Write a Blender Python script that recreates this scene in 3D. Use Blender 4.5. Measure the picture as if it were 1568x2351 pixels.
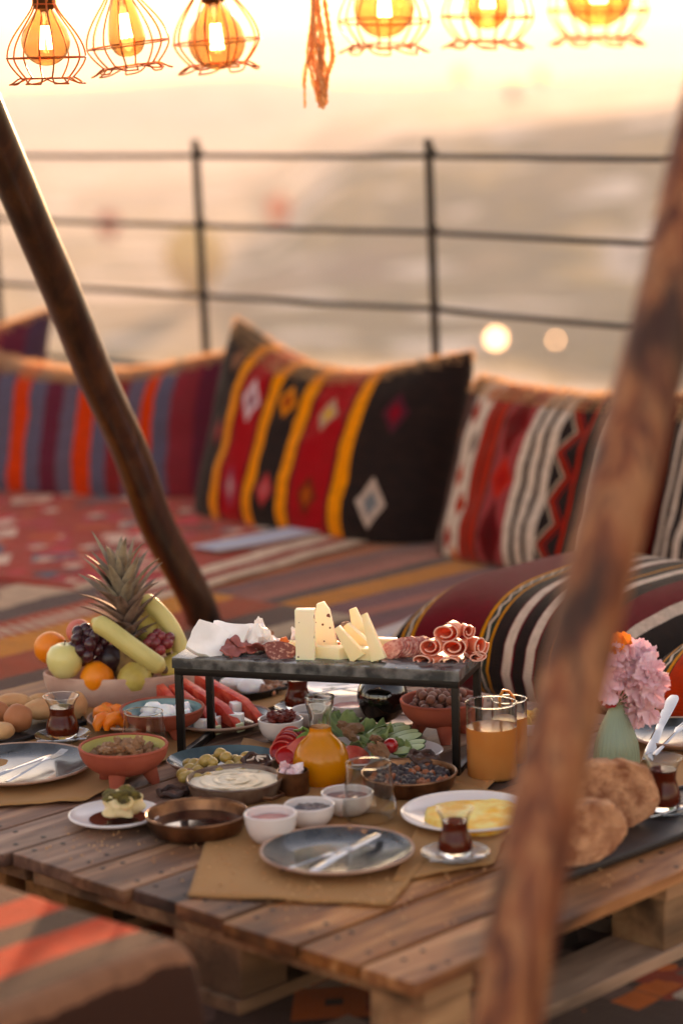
import bpy, bmesh, math, random
from mathutils import Vector, Matrix, noise
rnd = random.Random(7)
R_ = math.radians
PI = math.pi
sc = bpy.context.scene
for o in list(bpy.data.objects):
    bpy.data.objects.remove(o)

# ------------------------------------------------------------ camera
F_PX, PITCH, ROLL, EYE = 5551.0, R_(10.0), R_(1.5), 1.325
CF = Vector((0, math.cos(PITCH), -math.sin(PITCH)))
CU0 = Vector((0, math.sin(PITCH), math.cos(PITCH)))
CX0 = Vector((1, 0, 0))
CX = CX0*math.cos(ROLL) - CU0*math.sin(ROLL)
CU = CX0*math.sin(ROLL) + CU0*math.cos(ROLL)
CO = Vector((0, 0, EYE))
cam_data = bpy.data.cameras.new('camera')
cam = bpy.data.objects.new('camera', cam_data)
sc.collection.objects.link(cam)
cam.matrix_world = Matrix(((CX.x, CU.x, -CF.x, CO.x), (CX.y, CU.y, -CF.y, CO.y), (CX.z, CU.z, -CF.z, CO.z), (0, 0, 0, 1)))
cam_data.sensor_fit = 'VERTICAL'
cam_data.sensor_height = 36.0
cam_data.sensor_width = 24.0
cam_data.lens = 85.0
cam_data.clip_start = 0.05
cam_data.clip_end = 30000
cam_data.dof.use_dof = True
cam_data.dof.focus_distance = 4.32
cam_data.dof.aperture_fstop = 1.95
cam_data.dof.aperture_blades = 0
sc.camera = cam

# ------------------------------------------------------------ sky, sun, exposure
SUN_EL, SUN_AZ = R_(5.0), R_(6.5)       # azimuth measured from +Y towards +X
w = bpy.data.worlds.new('World'); sc.world = w; w.use_nodes = True
nt = w.node_tree
bg = nt.nodes['Background']
sky = nt.nodes.new('ShaderNodeTexSky')
sky.sky_type = 'NISHITA'; sky.sun_disc = False
sky.sun_elevation = SUN_EL; sky.sun_rotation = SUN_AZ
sky.altitude = 900; sky.air_density = 1.0; sky.dust_density = 0.5; sky.ozone_density = 0.6
nt.links.new(sky.outputs['Color'], bg.inputs['Color'])
bg.inputs['Strength'].default_value = 0.15
sun_d = bpy.data.lights.new('sun', 'SUN')
sun = bpy.data.objects.new('sun', sun_d); sc.collection.objects.link(sun)
sun_d.energy = 3.4; sun_d.angle = R_(0.6); sun_d.color = (1.0, 0.68, 0.40)
sdir = Vector((math.sin(SUN_AZ)*math.cos(SUN_EL), math.cos(SUN_AZ)*math.cos(SUN_EL), math.sin(SUN_EL)))
sun.rotation_euler = sdir.to_track_quat('Z', 'Y').to_euler()
vs = sc.view_settings
vs.view_transform = 'Standard'; vs.look = 'None'; vs.gamma = 1.0; vs.use_curve_mapping = False
vs.exposure = 2.12
vs.use_white_balance = True
vs.white_balance_temperature = 8000
vs.white_balance_tint = 31
sc.cycles.use_denoising = True
sc.cycles.max_bounces = 10
sc.cycles.transparent_max_bounces = 8
sc.cycles.volume_bounces = 1
sc.cycles.sample_clamp_indirect = 6.0
sc.cycles.caustics_reflective = False

# ------------------------------------------------------------ coordinates
T = 0.144                                  # table top height
def ray(x, y):
    return CF + CX*((x-784)/F_PX) + CU*((1175.5-y)/F_PX)
def at(x, y, z=T):                         # the point at height z seen at photo position x, y (1568 wide)
    d = ray(x, y); return CO + d*((z-EYE)/d.z)
def atY(x, y, Y):
    d = ray(x, y); return CO + d*(Y/d.y)
def px(p):
    v = Vector(p)-CO; k = v.dot(CF)
    return 784+F_PX*v.dot(CX)/k, 1175.5-F_PX*v.dot(CU)/k
def ln(n, p):                              # length in metres of n photo pixels at p
    return n*(Vector(p)-CO).dot(CF)/F_PX
def solve(xc, yr, yb, W, k=0.5, z0=T):
    """rim centre x, y, lowest visible y of the base, rim width -> base centre, height, rim radius"""
    lo, hi = 0.0, 0.4
    for _ in range(40):
        h = (lo+hi)/2
        c = at(xc, yr, z0+h); r = ln(W, c)/2
        b = Vector((c.x, c.y, z0)); t = (Vector((0, 0, 0))-Vector((b.x, b.y, 0))).normalized()*r*k
        if px(b+t)[1] < yb: lo = h
        else: hi = h
    return Vector((c.x, c.y, z0)), h, r
C0 = Vector((0.088, 3.058, 0))
UA = Vector((0.690, 0.724, 0)); VB = Vector((-0.724, 0.690, 0))
ANG = math.atan2(UA.y, UA.x)
def ab(a, b, z=0): return C0 + UA*a + VB*b + Vector((0, 0, z))

# ------------------------------------------------------------ materials
def lin(c):
    return tuple(((v/12.92) if v <= .04045 else ((v+.055)/1.055)**2.4) for v in c)
MATS = {}
class S:
    """a node socket with arithmetic"""
    def __init__(s, nt, sk): s.nt, s.s = nt, sk
    def m(s, op, *a):
        n = s.nt.nodes.new('ShaderNodeMath'); n.operation = op
        for i, v in enumerate((s,)+a):
            if isinstance(v, S): s.nt.links.new(v.s, n.inputs[i])
            else: n.inputs[i].default_value = v
        return S(s.nt, n.outputs[0])
    def __add__(s, o): return s.m('ADD', o)
    def __sub__(s, o): return s.m('SUBTRACT', o)
    def __mul__(s, o): return s.m('MULTIPLY', o)
    def __truediv__(s, o): return s.m('DIVIDE', o)
    def lt(s, o): return s.m('LESS_THAN', o)
    def gt(s, o): return s.m('GREATER_THAN', o)
    def abs(s): return s.m('ABSOLUTE')
    def tri(s, p): return s.m('PINGPONG', p)
    def fract(s): return s.m('FRACT')
def new_mat(name):
    m = bpy.data.materials.new(name); m.use_nodes = True
    return m, m.node_tree, m.node_tree.nodes['Principled BSDF']
def link(nt, a, b): nt.links.new(a.s if isinstance(a, S) else a, b)
def mixc(nt, fac, a, b):
    n = nt.nodes.new('ShaderNodeMix'); n.data_type = 'RGBA'
    for sk, v in ((n.inputs[0], fac), (n.inputs[6], a), (n.inputs[7], b)):
        if isinstance(v, S): nt.links.new(v.s, sk)
        elif hasattr(v, 'is_linked'): nt.links.new(v, sk)
        elif isinstance(v, (tuple, list)): sk.default_value = tuple(v)+(1,) if len(v) == 3 else v
        else: sk.default_value = v
    return n.outputs[2]
def texco(nt, kind='Object', scale=None, rot=None):
    t = nt.nodes.new('ShaderNodeTexCoord')
    mp = nt.nodes.new('ShaderNodeMapping')
    nt.links.new(t.outputs[kind], mp.inputs[0])
    if scale: mp.inputs['Scale'].default_value = scale
    if rot: mp.inputs['Rotation'].default_value = rot
    return mp.outputs[0]
def noisev(nt, vec, scale, detail=3, rough=.5, dist=0):
    n = nt.nodes.new('ShaderNodeTexNoise'); nt.links.new(vec, n.inputs['Vector'])
    n.inputs['Scale'].default_value = scale; n.inputs['Detail'].default_value = detail
    n.inputs['Roughness'].default_value = rough; n.inputs['Distortion'].default_value = dist
    return S(nt, n.outputs[0])
def ramp(nt, fac, stops, interp='LINEAR'):
    r = nt.nodes.new('ShaderNodeValToRGB'); cr = r.color_ramp; cr.interpolation = interp
    link(nt, fac, r.inputs[0])
    while len(cr.elements) < len(stops): cr.elements.new(0.5)
    for e, (p, c) in zip(cr.elements, stops): e.position = p; e.color = tuple(c)+(1,)
    return r.outputs[0]
def bump(nt, b, h, strength=.3, dist=.002):
    n = nt.nodes.new('ShaderNodeBump'); n.inputs['Strength'].default_value = strength
    n.inputs['Distance'].default_value = dist
    link(nt, h, n.inputs['Height']); nt.links.new(n.outputs[0], b.inputs['Normal'])
def M(name, c1, c2=None, rough=.5, metal=0, ns=25, bs=60, bst=.25, bd=.001, sss=0, coat=0, trans=0, ior=1.45, lo=.35, hi=.65, det=3, spec=None):
    if name in MATS: return MATS[name]
    m, nt, b = new_mat(name)
    c1 = lin(c1); c2 = lin(c2) if c2 else tuple(v*.75 for v in c1)
    v = texco(nt)
    if ns:
        # a per-object shift so that alike pieces do not repeat
        oi = nt.nodes.new('ShaderNodeObjectInfo')
        va = nt.nodes.new('ShaderNodeVectorMath'); va.operation = 'ADD'
        cmb = nt.nodes.new('ShaderNodeCombineXYZ')
        k = S(nt, oi.outputs['Random'])*7.0
        for i in range(3): link(nt, k, cmb.inputs[i])
        nt.links.new(v, va.inputs[0]); nt.links.new(cmb.outputs[0], va.inputs[1]); v = va.outputs[0]
        f = noisev(nt, v, ns, det)
        link(nt, ramp(nt, f, [(lo, c1), (hi, c2)]), b.inputs['Base Color'])
    else: b.inputs['Base Color'].default_value = c1+(1,)
    b.inputs['Roughness'].default_value = rough; b.inputs['Metallic'].default_value = metal
    if bst: bump(nt, b, noisev(nt, v, bs, 3), bst, bd)
    if sss:
        b.inputs['Subsurface Weight'].default_value = sss
        b.inputs['Subsurface Radius'].default_value = (1.0, .5, .25)
        b.inputs['Subsurface Scale'].default_value = .008
    if coat: b.inputs['Coat Weight'].default_value = coat; b.inputs['Coat Roughness'].default_value = .08
    b.inputs['Transmission Weight'].default_value = trans; b.inputs['IOR'].default_value = ior
    if spec is not None: b.inputs['Specular IOR Level'].default_value = spec
    MATS[name] = m
    return m

# ------------------------------------------------------------ mesh building
class G:
    """collects geometry and makes one mesh"""
    def __init__(s): s.v, s.f, s.uv = [], [], None
    def add(s, vs, fs, mat=None):
        n = len(s.v)
        s.v += [tuple(mat @ Vector(p)) if mat else tuple(p) for p in vs]
        s.f += [tuple(i+n for i in f) for f in fs]
        return s
    def box(s, x0, x1, y0, y1, z0, z1, mat=None, jit=0):
        j = lambda: rnd.uniform(-jit, jit) if jit else 0
        vs = [(x+j(), y+j(), z+j()*.4) for z in (z0, z1) for y in (y0, y1) for x in (x0, x1)]
        return s.add(vs, [(0, 2, 3, 1), (4, 5, 7, 6), (0, 1, 5, 4), (2, 6, 7, 3), (0, 4, 6, 2), (1, 3, 7, 5)], mat)
    def lathe(s, prof, n=32, mat=None, wob=0, sq=1.0):
        vs, fs = [], []
        for (r, z) in prof:
            for i in range(n):
                a = 2*PI*i/n
                k = 1+wob*math.sin(3*a+z*40)
                vs.append((r*math.cos(a)*k, r*math.sin(a)*k*sq, z))
        for j in range(len(prof)-1):
            for i in range(n):
                i2 = (i+1) % n
                a, b, c, d = j*n+i, j*n+i2, (j+1)*n+i2, (j+1)*n+i
                fs.append((a, b, c, d))
        return s.add(vs, fs, mat)
    def tube(s, pts, r, n=6, mat=None, closed=False, flat=1.0):
        pts = [Vector(p) for p in pts]; m = len(pts)
        vs, fs = [], []
        up = Vector((0, 0, 1)); prev = None
        for i, p in enumerate(pts):
            a = pts[i-1] if (i > 0 or closed) else p
            b = pts[(i+1) % m] if (i < m-1 or closed) else p
            t = (b-a).normalized()
            if prev is None:
                u = t.cross(up)
                if u.length < .05: u = t.cross(Vector((1, 0, 0)))
            else: u = prev - t*prev.dot(t)
            u.normalize(); prev = u; w_ = t.cross(u)
            rr = r(i/(m-1)) if callable(r) else r
            for k in range(n):
                q = 2*PI*k/n
                vs.append(p+u*rr*math.cos(q)+w_*rr*flat*math.sin(q))
        for i in range(m if closed else m-1):
            i2 = (i+1) % m
            for k in range(n):
                k2 = (k+1) % n
                fs.append((i*n+k, i*n+k2, i2*n+k2, i2*n+k))
        if not closed: fs += [tuple(range(n))[::-1], tuple((m-1)*n+k for k in range(n))]
        return s.add(vs, fs, mat)
    def grid(s, fn, nu, nv, mat=None, uv=True, close_u=False):
        vs = [fn(i/nu, j/nv) for j in range(nv+1) for i in range(nu+1)]
        fs = [(j*(nu+1)+i, j*(nu+1)+i+1, (j+1)*(nu+1)+i+1, (j+1)*(nu+1)+i) for j in range(nv) for i in range(nu)]
        return s.add(vs, fs, mat)
    def blob(s, r, sub=2, amp=.1, fr=1.5, sx=1, sy=1, sz=1, seed=0, mat=None, flatb=None):
        bm = bmesh.new(); bmesh.ops.create_icosphere(bm, subdivisions=sub, radius=1)
        vs = []
        for v in bm.verts:
            d = v.co.normalized()
            k = 1+amp*(noise.noise(d*fr+Vector((seed*3.7, seed*1.3, 0)))*1.6)
            q = Vector((d.x*sx, d.y*sy, d.z*sz))*k*r
            if flatb is not None and q.z < flatb: q.z = flatb
            vs.append(tuple(q))
        fs = [tuple(v.index for v in f.verts) for f in bm.faces]
        bm.free(); return s.add(vs, fs, mat)
    def prism(s, poly, z0, z1, mat=None, top=1.0, inset=0):
        n = len(poly)
        vs = [(x, y, z0) for x, y in poly]+[(x*top, y*top, z1) for x, y in poly]
        fs = [tuple(range(n))[::-1], tuple(range(n, 2*n))]+[(i, (i+1) % n, n+(i+1) % n, n+i) for i in range(n)]
        return s.add(vs, fs, mat)
    def mesh(s, name, smooth=True, m=None, sub=0, bev=0, uvfn=None, auto=.75):
        me = bpy.data.meshes.new(name); me.from_pydata(s.v, [], s.f); me.validate()
        bm = bmesh.new(); bm.from_mesh(me)
        bmesh.ops.remove_doubles(bm, verts=bm.verts, dist=1e-6)
        bmesh.ops.recalc_face_normals(bm, faces=bm.faces)
        if bev:
            ed = [e for e in bm.edges if len(e.link_faces) == 2 and e.calc_face_angle(0) > .5]
            bmesh.ops.bevel(bm, geom=ed, offset=bev, segments=2, affect='EDGES', profile=.6)
        for f in bm.faces: f.smooth = smooth
        bm.to_mesh(me); bm.free()
        if smooth and auto is not None:
            try: me.set_sharp_from_angle(angle=auto)
            except Exception: pass
        if m: me.materials.append(m)
        return me
def obj(name, me, parent=None, loc=None, rot=None, scale=None, mat=None, kind=None):
    if isinstance(me, G): me = me.mesh(name)
    o = bpy.data.objects.new(name, me); sc.collection.objects.link(o)
    if mat and not me.materials: me.materials.append(mat)
    if parent: o.parent = parent
    if loc is not None: o.location = loc
    if rot is not None: o.rotation_euler = rot
    if scale is not None: o.scale = (scale,)*3 if isinstance(scale, (int, float)) else scale
    if kind: o['kind'] = kind
    return o
def tag(o, label, cat, group=None):
    o['label'] = label; o['category'] = cat
    if group: o['group'] = group
    return o
def thing(name, label, cat, loc=(0, 0, 0), rotz=0, group=None, rot=None):
    o = bpy.data.objects.new(name, None); sc.collection.objects.link(o)
    o.empty_display_size = .02
    o.location = loc; o.rotation_euler = rot if rot else (0, 0, rotz)
    return tag(o, label, cat, group)
def one(name, me, mat, label, cat, loc=(0, 0, 0), rot=None, group=None, scale=None):
    return tag(obj(name, me, None, loc, rot, scale, mat), label, cat, group)
def copy_tree(o, parent=None):
    c = o.copy(); sc.collection.objects.link(c); c.parent = parent
    for ch in o.children: copy_tree(ch, c)
    return c
def cr(pts, n=6):
    """Catmull-Rom through pts"""
    pts = [Vector(p) for p in pts]; out = []
    P = [pts[0]*2-pts[1]]+pts+[pts[-1]*2-pts[-2]]
    for i in range(1, len(P)-2):
        for k in range(n):
            t = k/n
            out.append(.5*((2*P[i])+(P[i+1]-P[i-1])*t+(2*P[i-1]-5*P[i]+4*P[i+1]-P[i+2])*t*t+(3*P[i]-P[i-1]-3*P[i+1]+P[i+2])*t**3))
    out.append(pts[-1]); return out
def RZ(a): return Matrix.Rotation(a, 4, 'Z')
def TR(x, y, z): return Matrix.Translation((x, y, z))

# ------------------------------------------------------------ the land
def hterr(x, y):
    r = math.hypot(x, y)
    n1 = noise.fractal(Vector((x/420, y/420, 3.1)), 1.0, 2.0, 5)
    n2 = noise.fractal(Vector((x/90, y/90, 7.7)), 1.0, 2.0, 4)
    s = max(0, min(1, (r-9)/260)); s = s*s*(3-2*s)
    z = -1.2-72*s
    z += s*(n1*6+n2*2)
    az = math.degrees(math.atan2(x, y))
    # table hill on the right, about 1.7 km off
    t = max(0, min(1, (az+2.2)/3.2)); t = t*t*(3-2*t)
    d = max(0, min(1, (r-850)/450)); d = d*d*(3-2*d)
    z += t*d*(49+3*n1+2.3*min(max(az, 0), 14))
    # far range all round
    d2 = max(0, min(1, (r-3600)/1800)); d2 = d2*d2*(3-2*d2)
    z += d2*(95+30*noise.noise(Vector((az/6.0, 1.5, 0))))*(1-.8*t)
    return z
def build_land():
    g = G(); rs = [3.0, 8, 9.5, 12, 18, 30]
    while rs[-1] < 9000: rs.append(rs[-1]*1.07)
    n = 220; vs = []; fs = []
    for r in rs:
        for i in range(n):
            a = 2*PI*i/n
            x, y = r*math.sin(a), r*math.cos(a)+2
            vs.append((x, y, hterr(x, y)))
    for j in range(len(rs)-1):
        for i in range(n):
            i2 = (i+1) % n
            fs.append((j*n+i, j*n+i2, (j+1)*n+i2, (j+1)*n+i))
    fs.append(tuple(range(n)))
    g.add(vs, fs)
    m, nt, b = new_mat('valley_ground')
    v = texco(nt)
    f1 = noisev(nt, v, .006, 5, .6)
    c = ramp(nt, f1, [(.3, lin((.30, .24, .19))), (.42, lin((.38, .31, .21))), (.48, lin((.24, .22, .14))), (.54, lin((.46, .36, .18))), (.6, lin((.58, .52, .47))), (.68, lin((.30, .23, .17)))])
    f2 = noisev(nt, v, .035, 4, .6)
    c = mixc(nt, (f2-.5).m('MULTIPLY', 8).m('MAXIMUM', 0).m('MINIMUM', 1), c, lin((.24, .22, .12)))
    f3 = noisev(nt, v, .022, 3, .5)
    c = mixc(nt, (f3-.56).m('MULTIPLY', 9).m('MAXIMUM', 0).m('MINIMUM', 1), c, lin((.62, .56, .50)))
    hs = nt.nodes.new('ShaderNodeHueSaturation'); nt.links.new(c, hs.inputs['Color']); hs.inputs['Value'].default_value = 2.2; hs.inputs['Saturation'].default_value = 1.0
    link(nt, hs.outputs[0], b.inputs['Base Color']); b.inputs['Roughness'].default_value = .95
    g_me = g.mesh('valley', True, m)
    o = obj('valley_ground', g_me, kind='structure')
build_land()
# morning haze: one closed box of air
hz = G().box(-9500, 9500, -9500, 9500, -130, 170)
hm = bpy.data.materials.new('haze_air'); hm.use_nodes = True
hn = hm.node_tree; hn.nodes.clear()
ho = hn.nodes.new('ShaderNodeOutputMaterial'); hv = hn.nodes.new('ShaderNodeVolumePrincipled')
hv.inputs['Color'].default_value = (1.0, .935, .90, 1); hv.inputs['Density'].default_value = .0003
hv.inputs['Anisotropy'].default_value = .0
hn.links.new(hv.outputs[0], ho.inputs['Volume'])
haze = obj('haze', hz.mesh('haze', False, hm), kind='stuff')

# ------------------------------------------------------------ deck and rugs
def wood_mat(name, cols, scale=(3, 28, 28), rough=.6, bst=.4, spec=.35):
    if name in MATS: return MATS[name]
    m, nt, b = new_mat(name)
    t = nt.nodes.new('ShaderNodeTexCoord'); oi = nt.nodes.new('ShaderNodeObjectInfo')
    va = nt.nodes.new('ShaderNodeVectorMath'); va.operation = 'ADD'
    cmb = nt.nodes.new('ShaderNodeCombineXYZ')
    k = S(nt, oi.outputs['Random'])
    link(nt, k*9.0, cmb.inputs[0]); link(nt, k*31.0, cmb.inputs[1]); link(nt, k*17.0, cmb.inputs[2])
    nt.links.new(t.outputs['Object'], va.inputs[0]); nt.links.new(cmb.outputs[0], va.inputs[1])
    mp = nt.nodes.new('ShaderNodeMapping'); nt.links.new(va.outputs[0], mp.inputs[0]); mp.inputs['Scale'].default_value = scale
    g1 = noisev(nt, mp.outputs[0], 1.0, 6, .65, .6)
    n = len(cols)
    c = ramp(nt, g1, [(.25+.5*i/(n-1), lin(q)) for i, q in enumerate(cols)])
    mp2 = nt.nodes.new('ShaderNodeMapping'); nt.links.new(va.outputs[0], mp2.inputs[0]); mp2.inputs['Scale'].default_value = (scale[0]*.8, scale[1]*.22, scale[2]*.22)
    g2 = noisev(nt, mp2.outputs[0], 1.3, 3, .5)
    c = mixc(nt, (g2-.5).m('MULTIPLY', 5).m('MAXIMUM', 0).m('MINIMUM', .75), c, lin(tuple(v*.45 for v in cols[0])))
    # each board a little lighter or darker than the next
    hs = nt.nodes.new('ShaderNodeHueSaturation'); nt.links.new(c, hs.inputs['Color'])
    link(nt, (k*.75)+.62, hs.inputs['Value']); link(nt, (k*13.7).fract()*.35+.75, hs.inputs['Saturation'])
    link(nt, hs.outputs[0], b.inputs['Base Color'])
    b.inputs['Roughness'].default_value = rough; b.inputs['Specular IOR Level'].default_value = spec
    bump(nt, b, g1, bst, .002)
    MATS[name] = m; return m
def kilim_mat(name, bands, motifs=(), zig=(), uvname=None, coord=0, vscale=1.0, wob=.004, weave=220, extra=None, rough=.95):
    """bands: (start, colour) along u; motifs: (u, v, su, sv, colour, inner); zig: (u, amp, width, freq, colour)"""
    m, nt, b = new_mat(name)
    t = nt.nodes.new('ShaderNodeTexCoord'); sp = nt.nodes.new('ShaderNodeSeparateXYZ')
    nt.links.new(t.outputs['UV'], sp.inputs[0])
    u = S(nt, sp.outputs[0]); v = S(nt, sp.outputs[1])
    nz = noisev(nt, t.outputs['UV'], 9, 3)
    nz2 = noisev(nt, t.outputs['UV'], 70, 2)
    uu = u+(nz-.5)*wob*2+(nz2-.5)*wob
    items = sorted(bands)
    c = None
    for k in range(0, len(items), 31):
        chunk = items[k:k+31]
        r = ramp(nt, uu, [(p, lin(q)) for p, q in chunk], 'CONSTANT')
        c = r if c is None else mixc(nt, uu.gt(chunk[0][0]), c, r)
    for (mu, mv, su, sv, col, inner) in motifs:
        d = (uu-mu).abs()/su+((v-mv).abs()/sv)
        c = mixc(nt, d.lt(1.0), c, lin(col))
        if inner: c = mixc(nt, d.lt(.5), c, lin(inner))
    for (zu, amp, wd, fq, col) in zig:
        tr = ((v*fq).tri(1.0)-.5)*amp*2
        c = mixc(nt, ((uu-zu)-tr).abs().lt(wd), c, lin(col))
    if extra: c = extra(nt, uu, v, c, t)
    # woven wool: slight mottling, fading, and the ribs of the weft
    fl = noisev(nt, t.outputs['UV'], 26, 4, .7)
    c = mixc(nt, (fl-.38).m('MULTIPLY', 1.1).m('MAXIMUM', 0).m('MINIMUM', .35), c, (.045, .02, .015))
    hs = nt.nodes.new('ShaderNodeHueSaturation'); nt.links.new(c, hs.inputs['Color']); hs.inputs['Saturation'].default_value = 1.12; hs.inputs['Value'].default_value = 1.08
    link(nt, hs.outputs[0], b.inputs['Base Color'])
    b.inputs['Roughness'].default_value = rough; b.inputs['Specular IOR Level'].default_value = .15
    b.inputs['Sheen Weight'].default_value = .22; b.inputs['Sheen Roughness'].default_value = .3
    b.inputs['Sheen Tint'].default_value = (1, .8, .6, 1)
    rib = (u*weave*3.1).tri(1.0)*.4+(v*weave*4).tri(1.0)*.6+noisev(nt, t.outputs['UV'], 160, 2)
    bump(nt, b, rib, .5, .002)
    return m
def uv_grid(name, fn, nu, nv, uvf=None, both=None, thick=0, mat=None, weld=True):
    """surface fn(u,v,side)->point with UVs; both: front and back sheets joined along the rim"""
    vs, fs, uvs = [], [], []
    sides = (1, -1) if both else (1,)
    for s_ in sides:
        base = len(vs)
        for j in range(nv+1):
            for i in range(nu+1):
                vs.append(tuple(fn(i/nu, j/nv, s_))); uvs.append(uvf(i/nu, j/nv) if uvf else (i/nu, j/nv))
        for j in range(nv):
            for i in range(nu):
                q = (base+j*(nu+1)+i, base+j*(nu+1)+i+1, base+(j+1)*(nu+1)+i+1, base+(j+1)*(nu+1)+i)
                fs.append(q if s_ > 0 else q[::-1])
    me = bpy.data.meshes.new(name); me.from_pydata(vs, [], fs)
    ul = me.uv_layers.new(name='UVMap')
    for l in me.loops: ul.data[l.index].uv = uvs[l.vertex_index]
    bm = bmesh.new(); bm.from_mesh(me)
    bmesh.ops.remove_doubles(bm, verts=bm.verts, dist=1e-5)
    bmesh.ops.recalc_face_normals(bm, faces=bm.faces)
    if thick:
        bmesh.ops.solidify(bm, geom=bm.faces[:], thickness=thick)
    for f in bm.faces: f.smooth = True
    bm.to_mesh(me); bm.free()
    if mat: me.materials.append(mat)
    return me
def rug(name, label, a0, a1, b0, b1, z, mat, rot=0, wr=.004, cat='rug'):
    sd = rnd.random()*20
    ca, cb = (a0+a1)/2, (b0+b1)/2
    def fn(u, v, s_):
        x = (u-.5)*(a1-a0); y = (v-.5)*(b1-b0)
        ed = .012*noise.noise(Vector((x*3, y*3, sd)))
        h = wr*(noise.noise(Vector((x*4+sd, y*4, sd)))+.5*noise.noise(Vector((x*9, y*9, sd)))+1.2)
        return (x+ed, y+ed*.8, max(0, h))
    me = uv_grid(name, fn, 70, 70, uvf=lambda u, v: (v, u), mat=mat, thick=.004)
    return tag(obj(name, me, None, ab(ca, cb, z), (0, 0, ANG+rot)), label, cat)

deck_m = wood_mat('deck_wood', [(.30, .2, .13), (.42, .29, .19), (.5, .36, .24)], (2, 20, 20))
dk = obj('deck', G().box(-3.2, 3.5, -4.0, 4.55, -.12, 0).mesh('deck', False, deck_m), None, ab(0.2, .2, 0), (0, 0, ANG), kind='structure')
dk.data.transform(Matrix.Translation((0, 0, 0)))

# red flowered rug: patches of wool colours in a grid of small figures
def flower_extra(bg, cols, fq=22, border=None):
    def f(nt, u, v, c, t):
        mp = nt.nodes.new('ShaderNodeMapping'); nt.links.new(t.outputs['UV'], mp.inputs[0])
        mp.inputs['Scale'].default_value = (fq, fq*.8, 1)
        vo = nt.nodes.new('ShaderNodeTexVoronoi'); vo.feature = 'F1'; vo.distance = 'MANHATTAN'
        nt.links.new(mp.outputs[0], vo.inputs['Vector']); vo.inputs['Scale'].default_value = 1.0
        d = S(nt, vo.outputs['Distance'])
        sx = nt.nodes.new('ShaderNodeSeparateColor'); nt.links.new(vo.outputs['Color'], sx.inputs[0])
        rc = ramp(nt, S(nt, sx.outputs[0]), [(i/len(cols), lin(q)) for i, q in enumerate(cols)], 'CONSTANT')
        keep = c
        c2 = mixc(nt, d.lt(.72), lin(bg), rc)
        c2 = mixc(nt, d.lt(.30), c2, lin(bg))
        v2 = nt.nodes.new('ShaderNodeTexVoronoi'); v2.feature = 'F1'; v2.distance = 'CHEBYCHEV'
        nt.links.new(mp.outputs[0], v2.inputs['Vector']); v2.inputs['Scale'].default_value = 2.1
        s2 = nt.nodes.new('ShaderNodeSeparateColor'); nt.links.new(v2.outputs['Color'], s2.inputs[0])
        hit = S(nt, v2.outputs['Distance']).lt(.36).m('MULTIPLY', S(nt, s2.outputs[1]).lt(.5))
        r2 = ramp(nt, S(nt, s2.outputs[0]), [(i/len(cols), lin(q)) for i, q in enumerate(cols[::-1])], 'CONSTANT')
        c2 = mixc(nt, hit, c2, r2)
        if border:
            inb = (u.gt(border[0])).m('MULTIPLY', u.lt(border[1])).m('MULTIPLY', v.gt(border[2])).m('MULTIPLY', v.lt(border[3]))
            return mixc(nt, inb, keep, c2)
        return c2
    return f
red_pal = [(.82, .22, .28), (.86, .66, .58), (.45, .18, .2), (.75, .3, .2), (.3, .3, .36), (.86, .7, .62), (.7, .1, .2)]
rug_red = kilim_mat('red_rug_wool', [(0, (.8, .66, .56)), (.03, (.55, .12, .1)), (.06, (.84, .7, .6)), (.10, (.62, .12, .09)), (.9, (.84, .7, .6)), (.95, (.5, .1, .1))],
                    extra=flower_extra((.66, .12, .09), red_pal, 13, (.105, .9, .04, .96)), wob=.006)
pal = [(.62, .36, .32), (.72, .41, .25), (.44, .26, .28), (.28, .21, .24), (.74, .45, .25), (.5, .28, .26), (.38, .24, .26), (.70, .42, .30), (.27, .18, .19), (.62, .33, .24)]
bd = [(0, (.4, .15, .12))]; p = .02; i = 0
r5 = random.Random(11)
while p < .97 and len(bd) < 61:
    bd.append((p, pal[(i*3+r5.randrange(3)) % len(pal)])); p += r5.choice([.008, .014, .02, .03]); i += 1
rug_str = kilim_mat('striped_rug_wool', bd, wob=.003, motifs=())
dkp = [(.45, .16, .12), (.6, .52, .45), (.62, .3, .15), (.3, .22, .2), (.5, .42, .36)]
rug_dark = kilim_mat('dark_rug_wool', [(0, (.2, .12, .1)), (.5, (.18, .1, .08))], extra=flower_extra((.17, .10, .085), dkp, 26), wob=.006)
bord = [(0, (.72, .6, .5)), (.05, (.32, .22, .2)), (.12, (.62, .24, .16)), (.2, (.8, .5, .28)), (.27, (.66, .26, .2)), (.34, (.3, .2, .2)), (.4, (.75, .6, .5)), (.5, (.5, .2, .18)), (.58, (.3, .2, .2)), (.66, (.8, .66, .56)), (.75, (.6, .2, .14)), (.9, (.74, .6, .5))]
rug_left = kilim_mat('banded_rug_wool', bord, zig=[(.3, .02, .01, 60, (.8, .7, .6)), (.62, .02, .012, 50, (.45, .12, .1)), (.85, .02, .01, 50, (.85, .72, .6))], wob=.008)
(rug('rug', 'very dark patterned rug lying under the pallet table', -1.9, 1.55, -1.4, 2.4, .001, rug_dark))
rug('rug', 'striped flat woven rug in brown, orange and mauve bands behind the table', 1.2, 3.25, -.9, 2.95, .010, rug_str)
rug('rug', 'red rug with small pink and white figures in front of the striped floor cushion', 1.7, 3.4, 2.62, 4.4, .022, rug_red, R_(7))
rug('rug', 'orange and cream banded rug on the floor behind the fruit bowl', .85, 1.95, 1.95, 4.0, .016, rug_left, R_(3))
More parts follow.
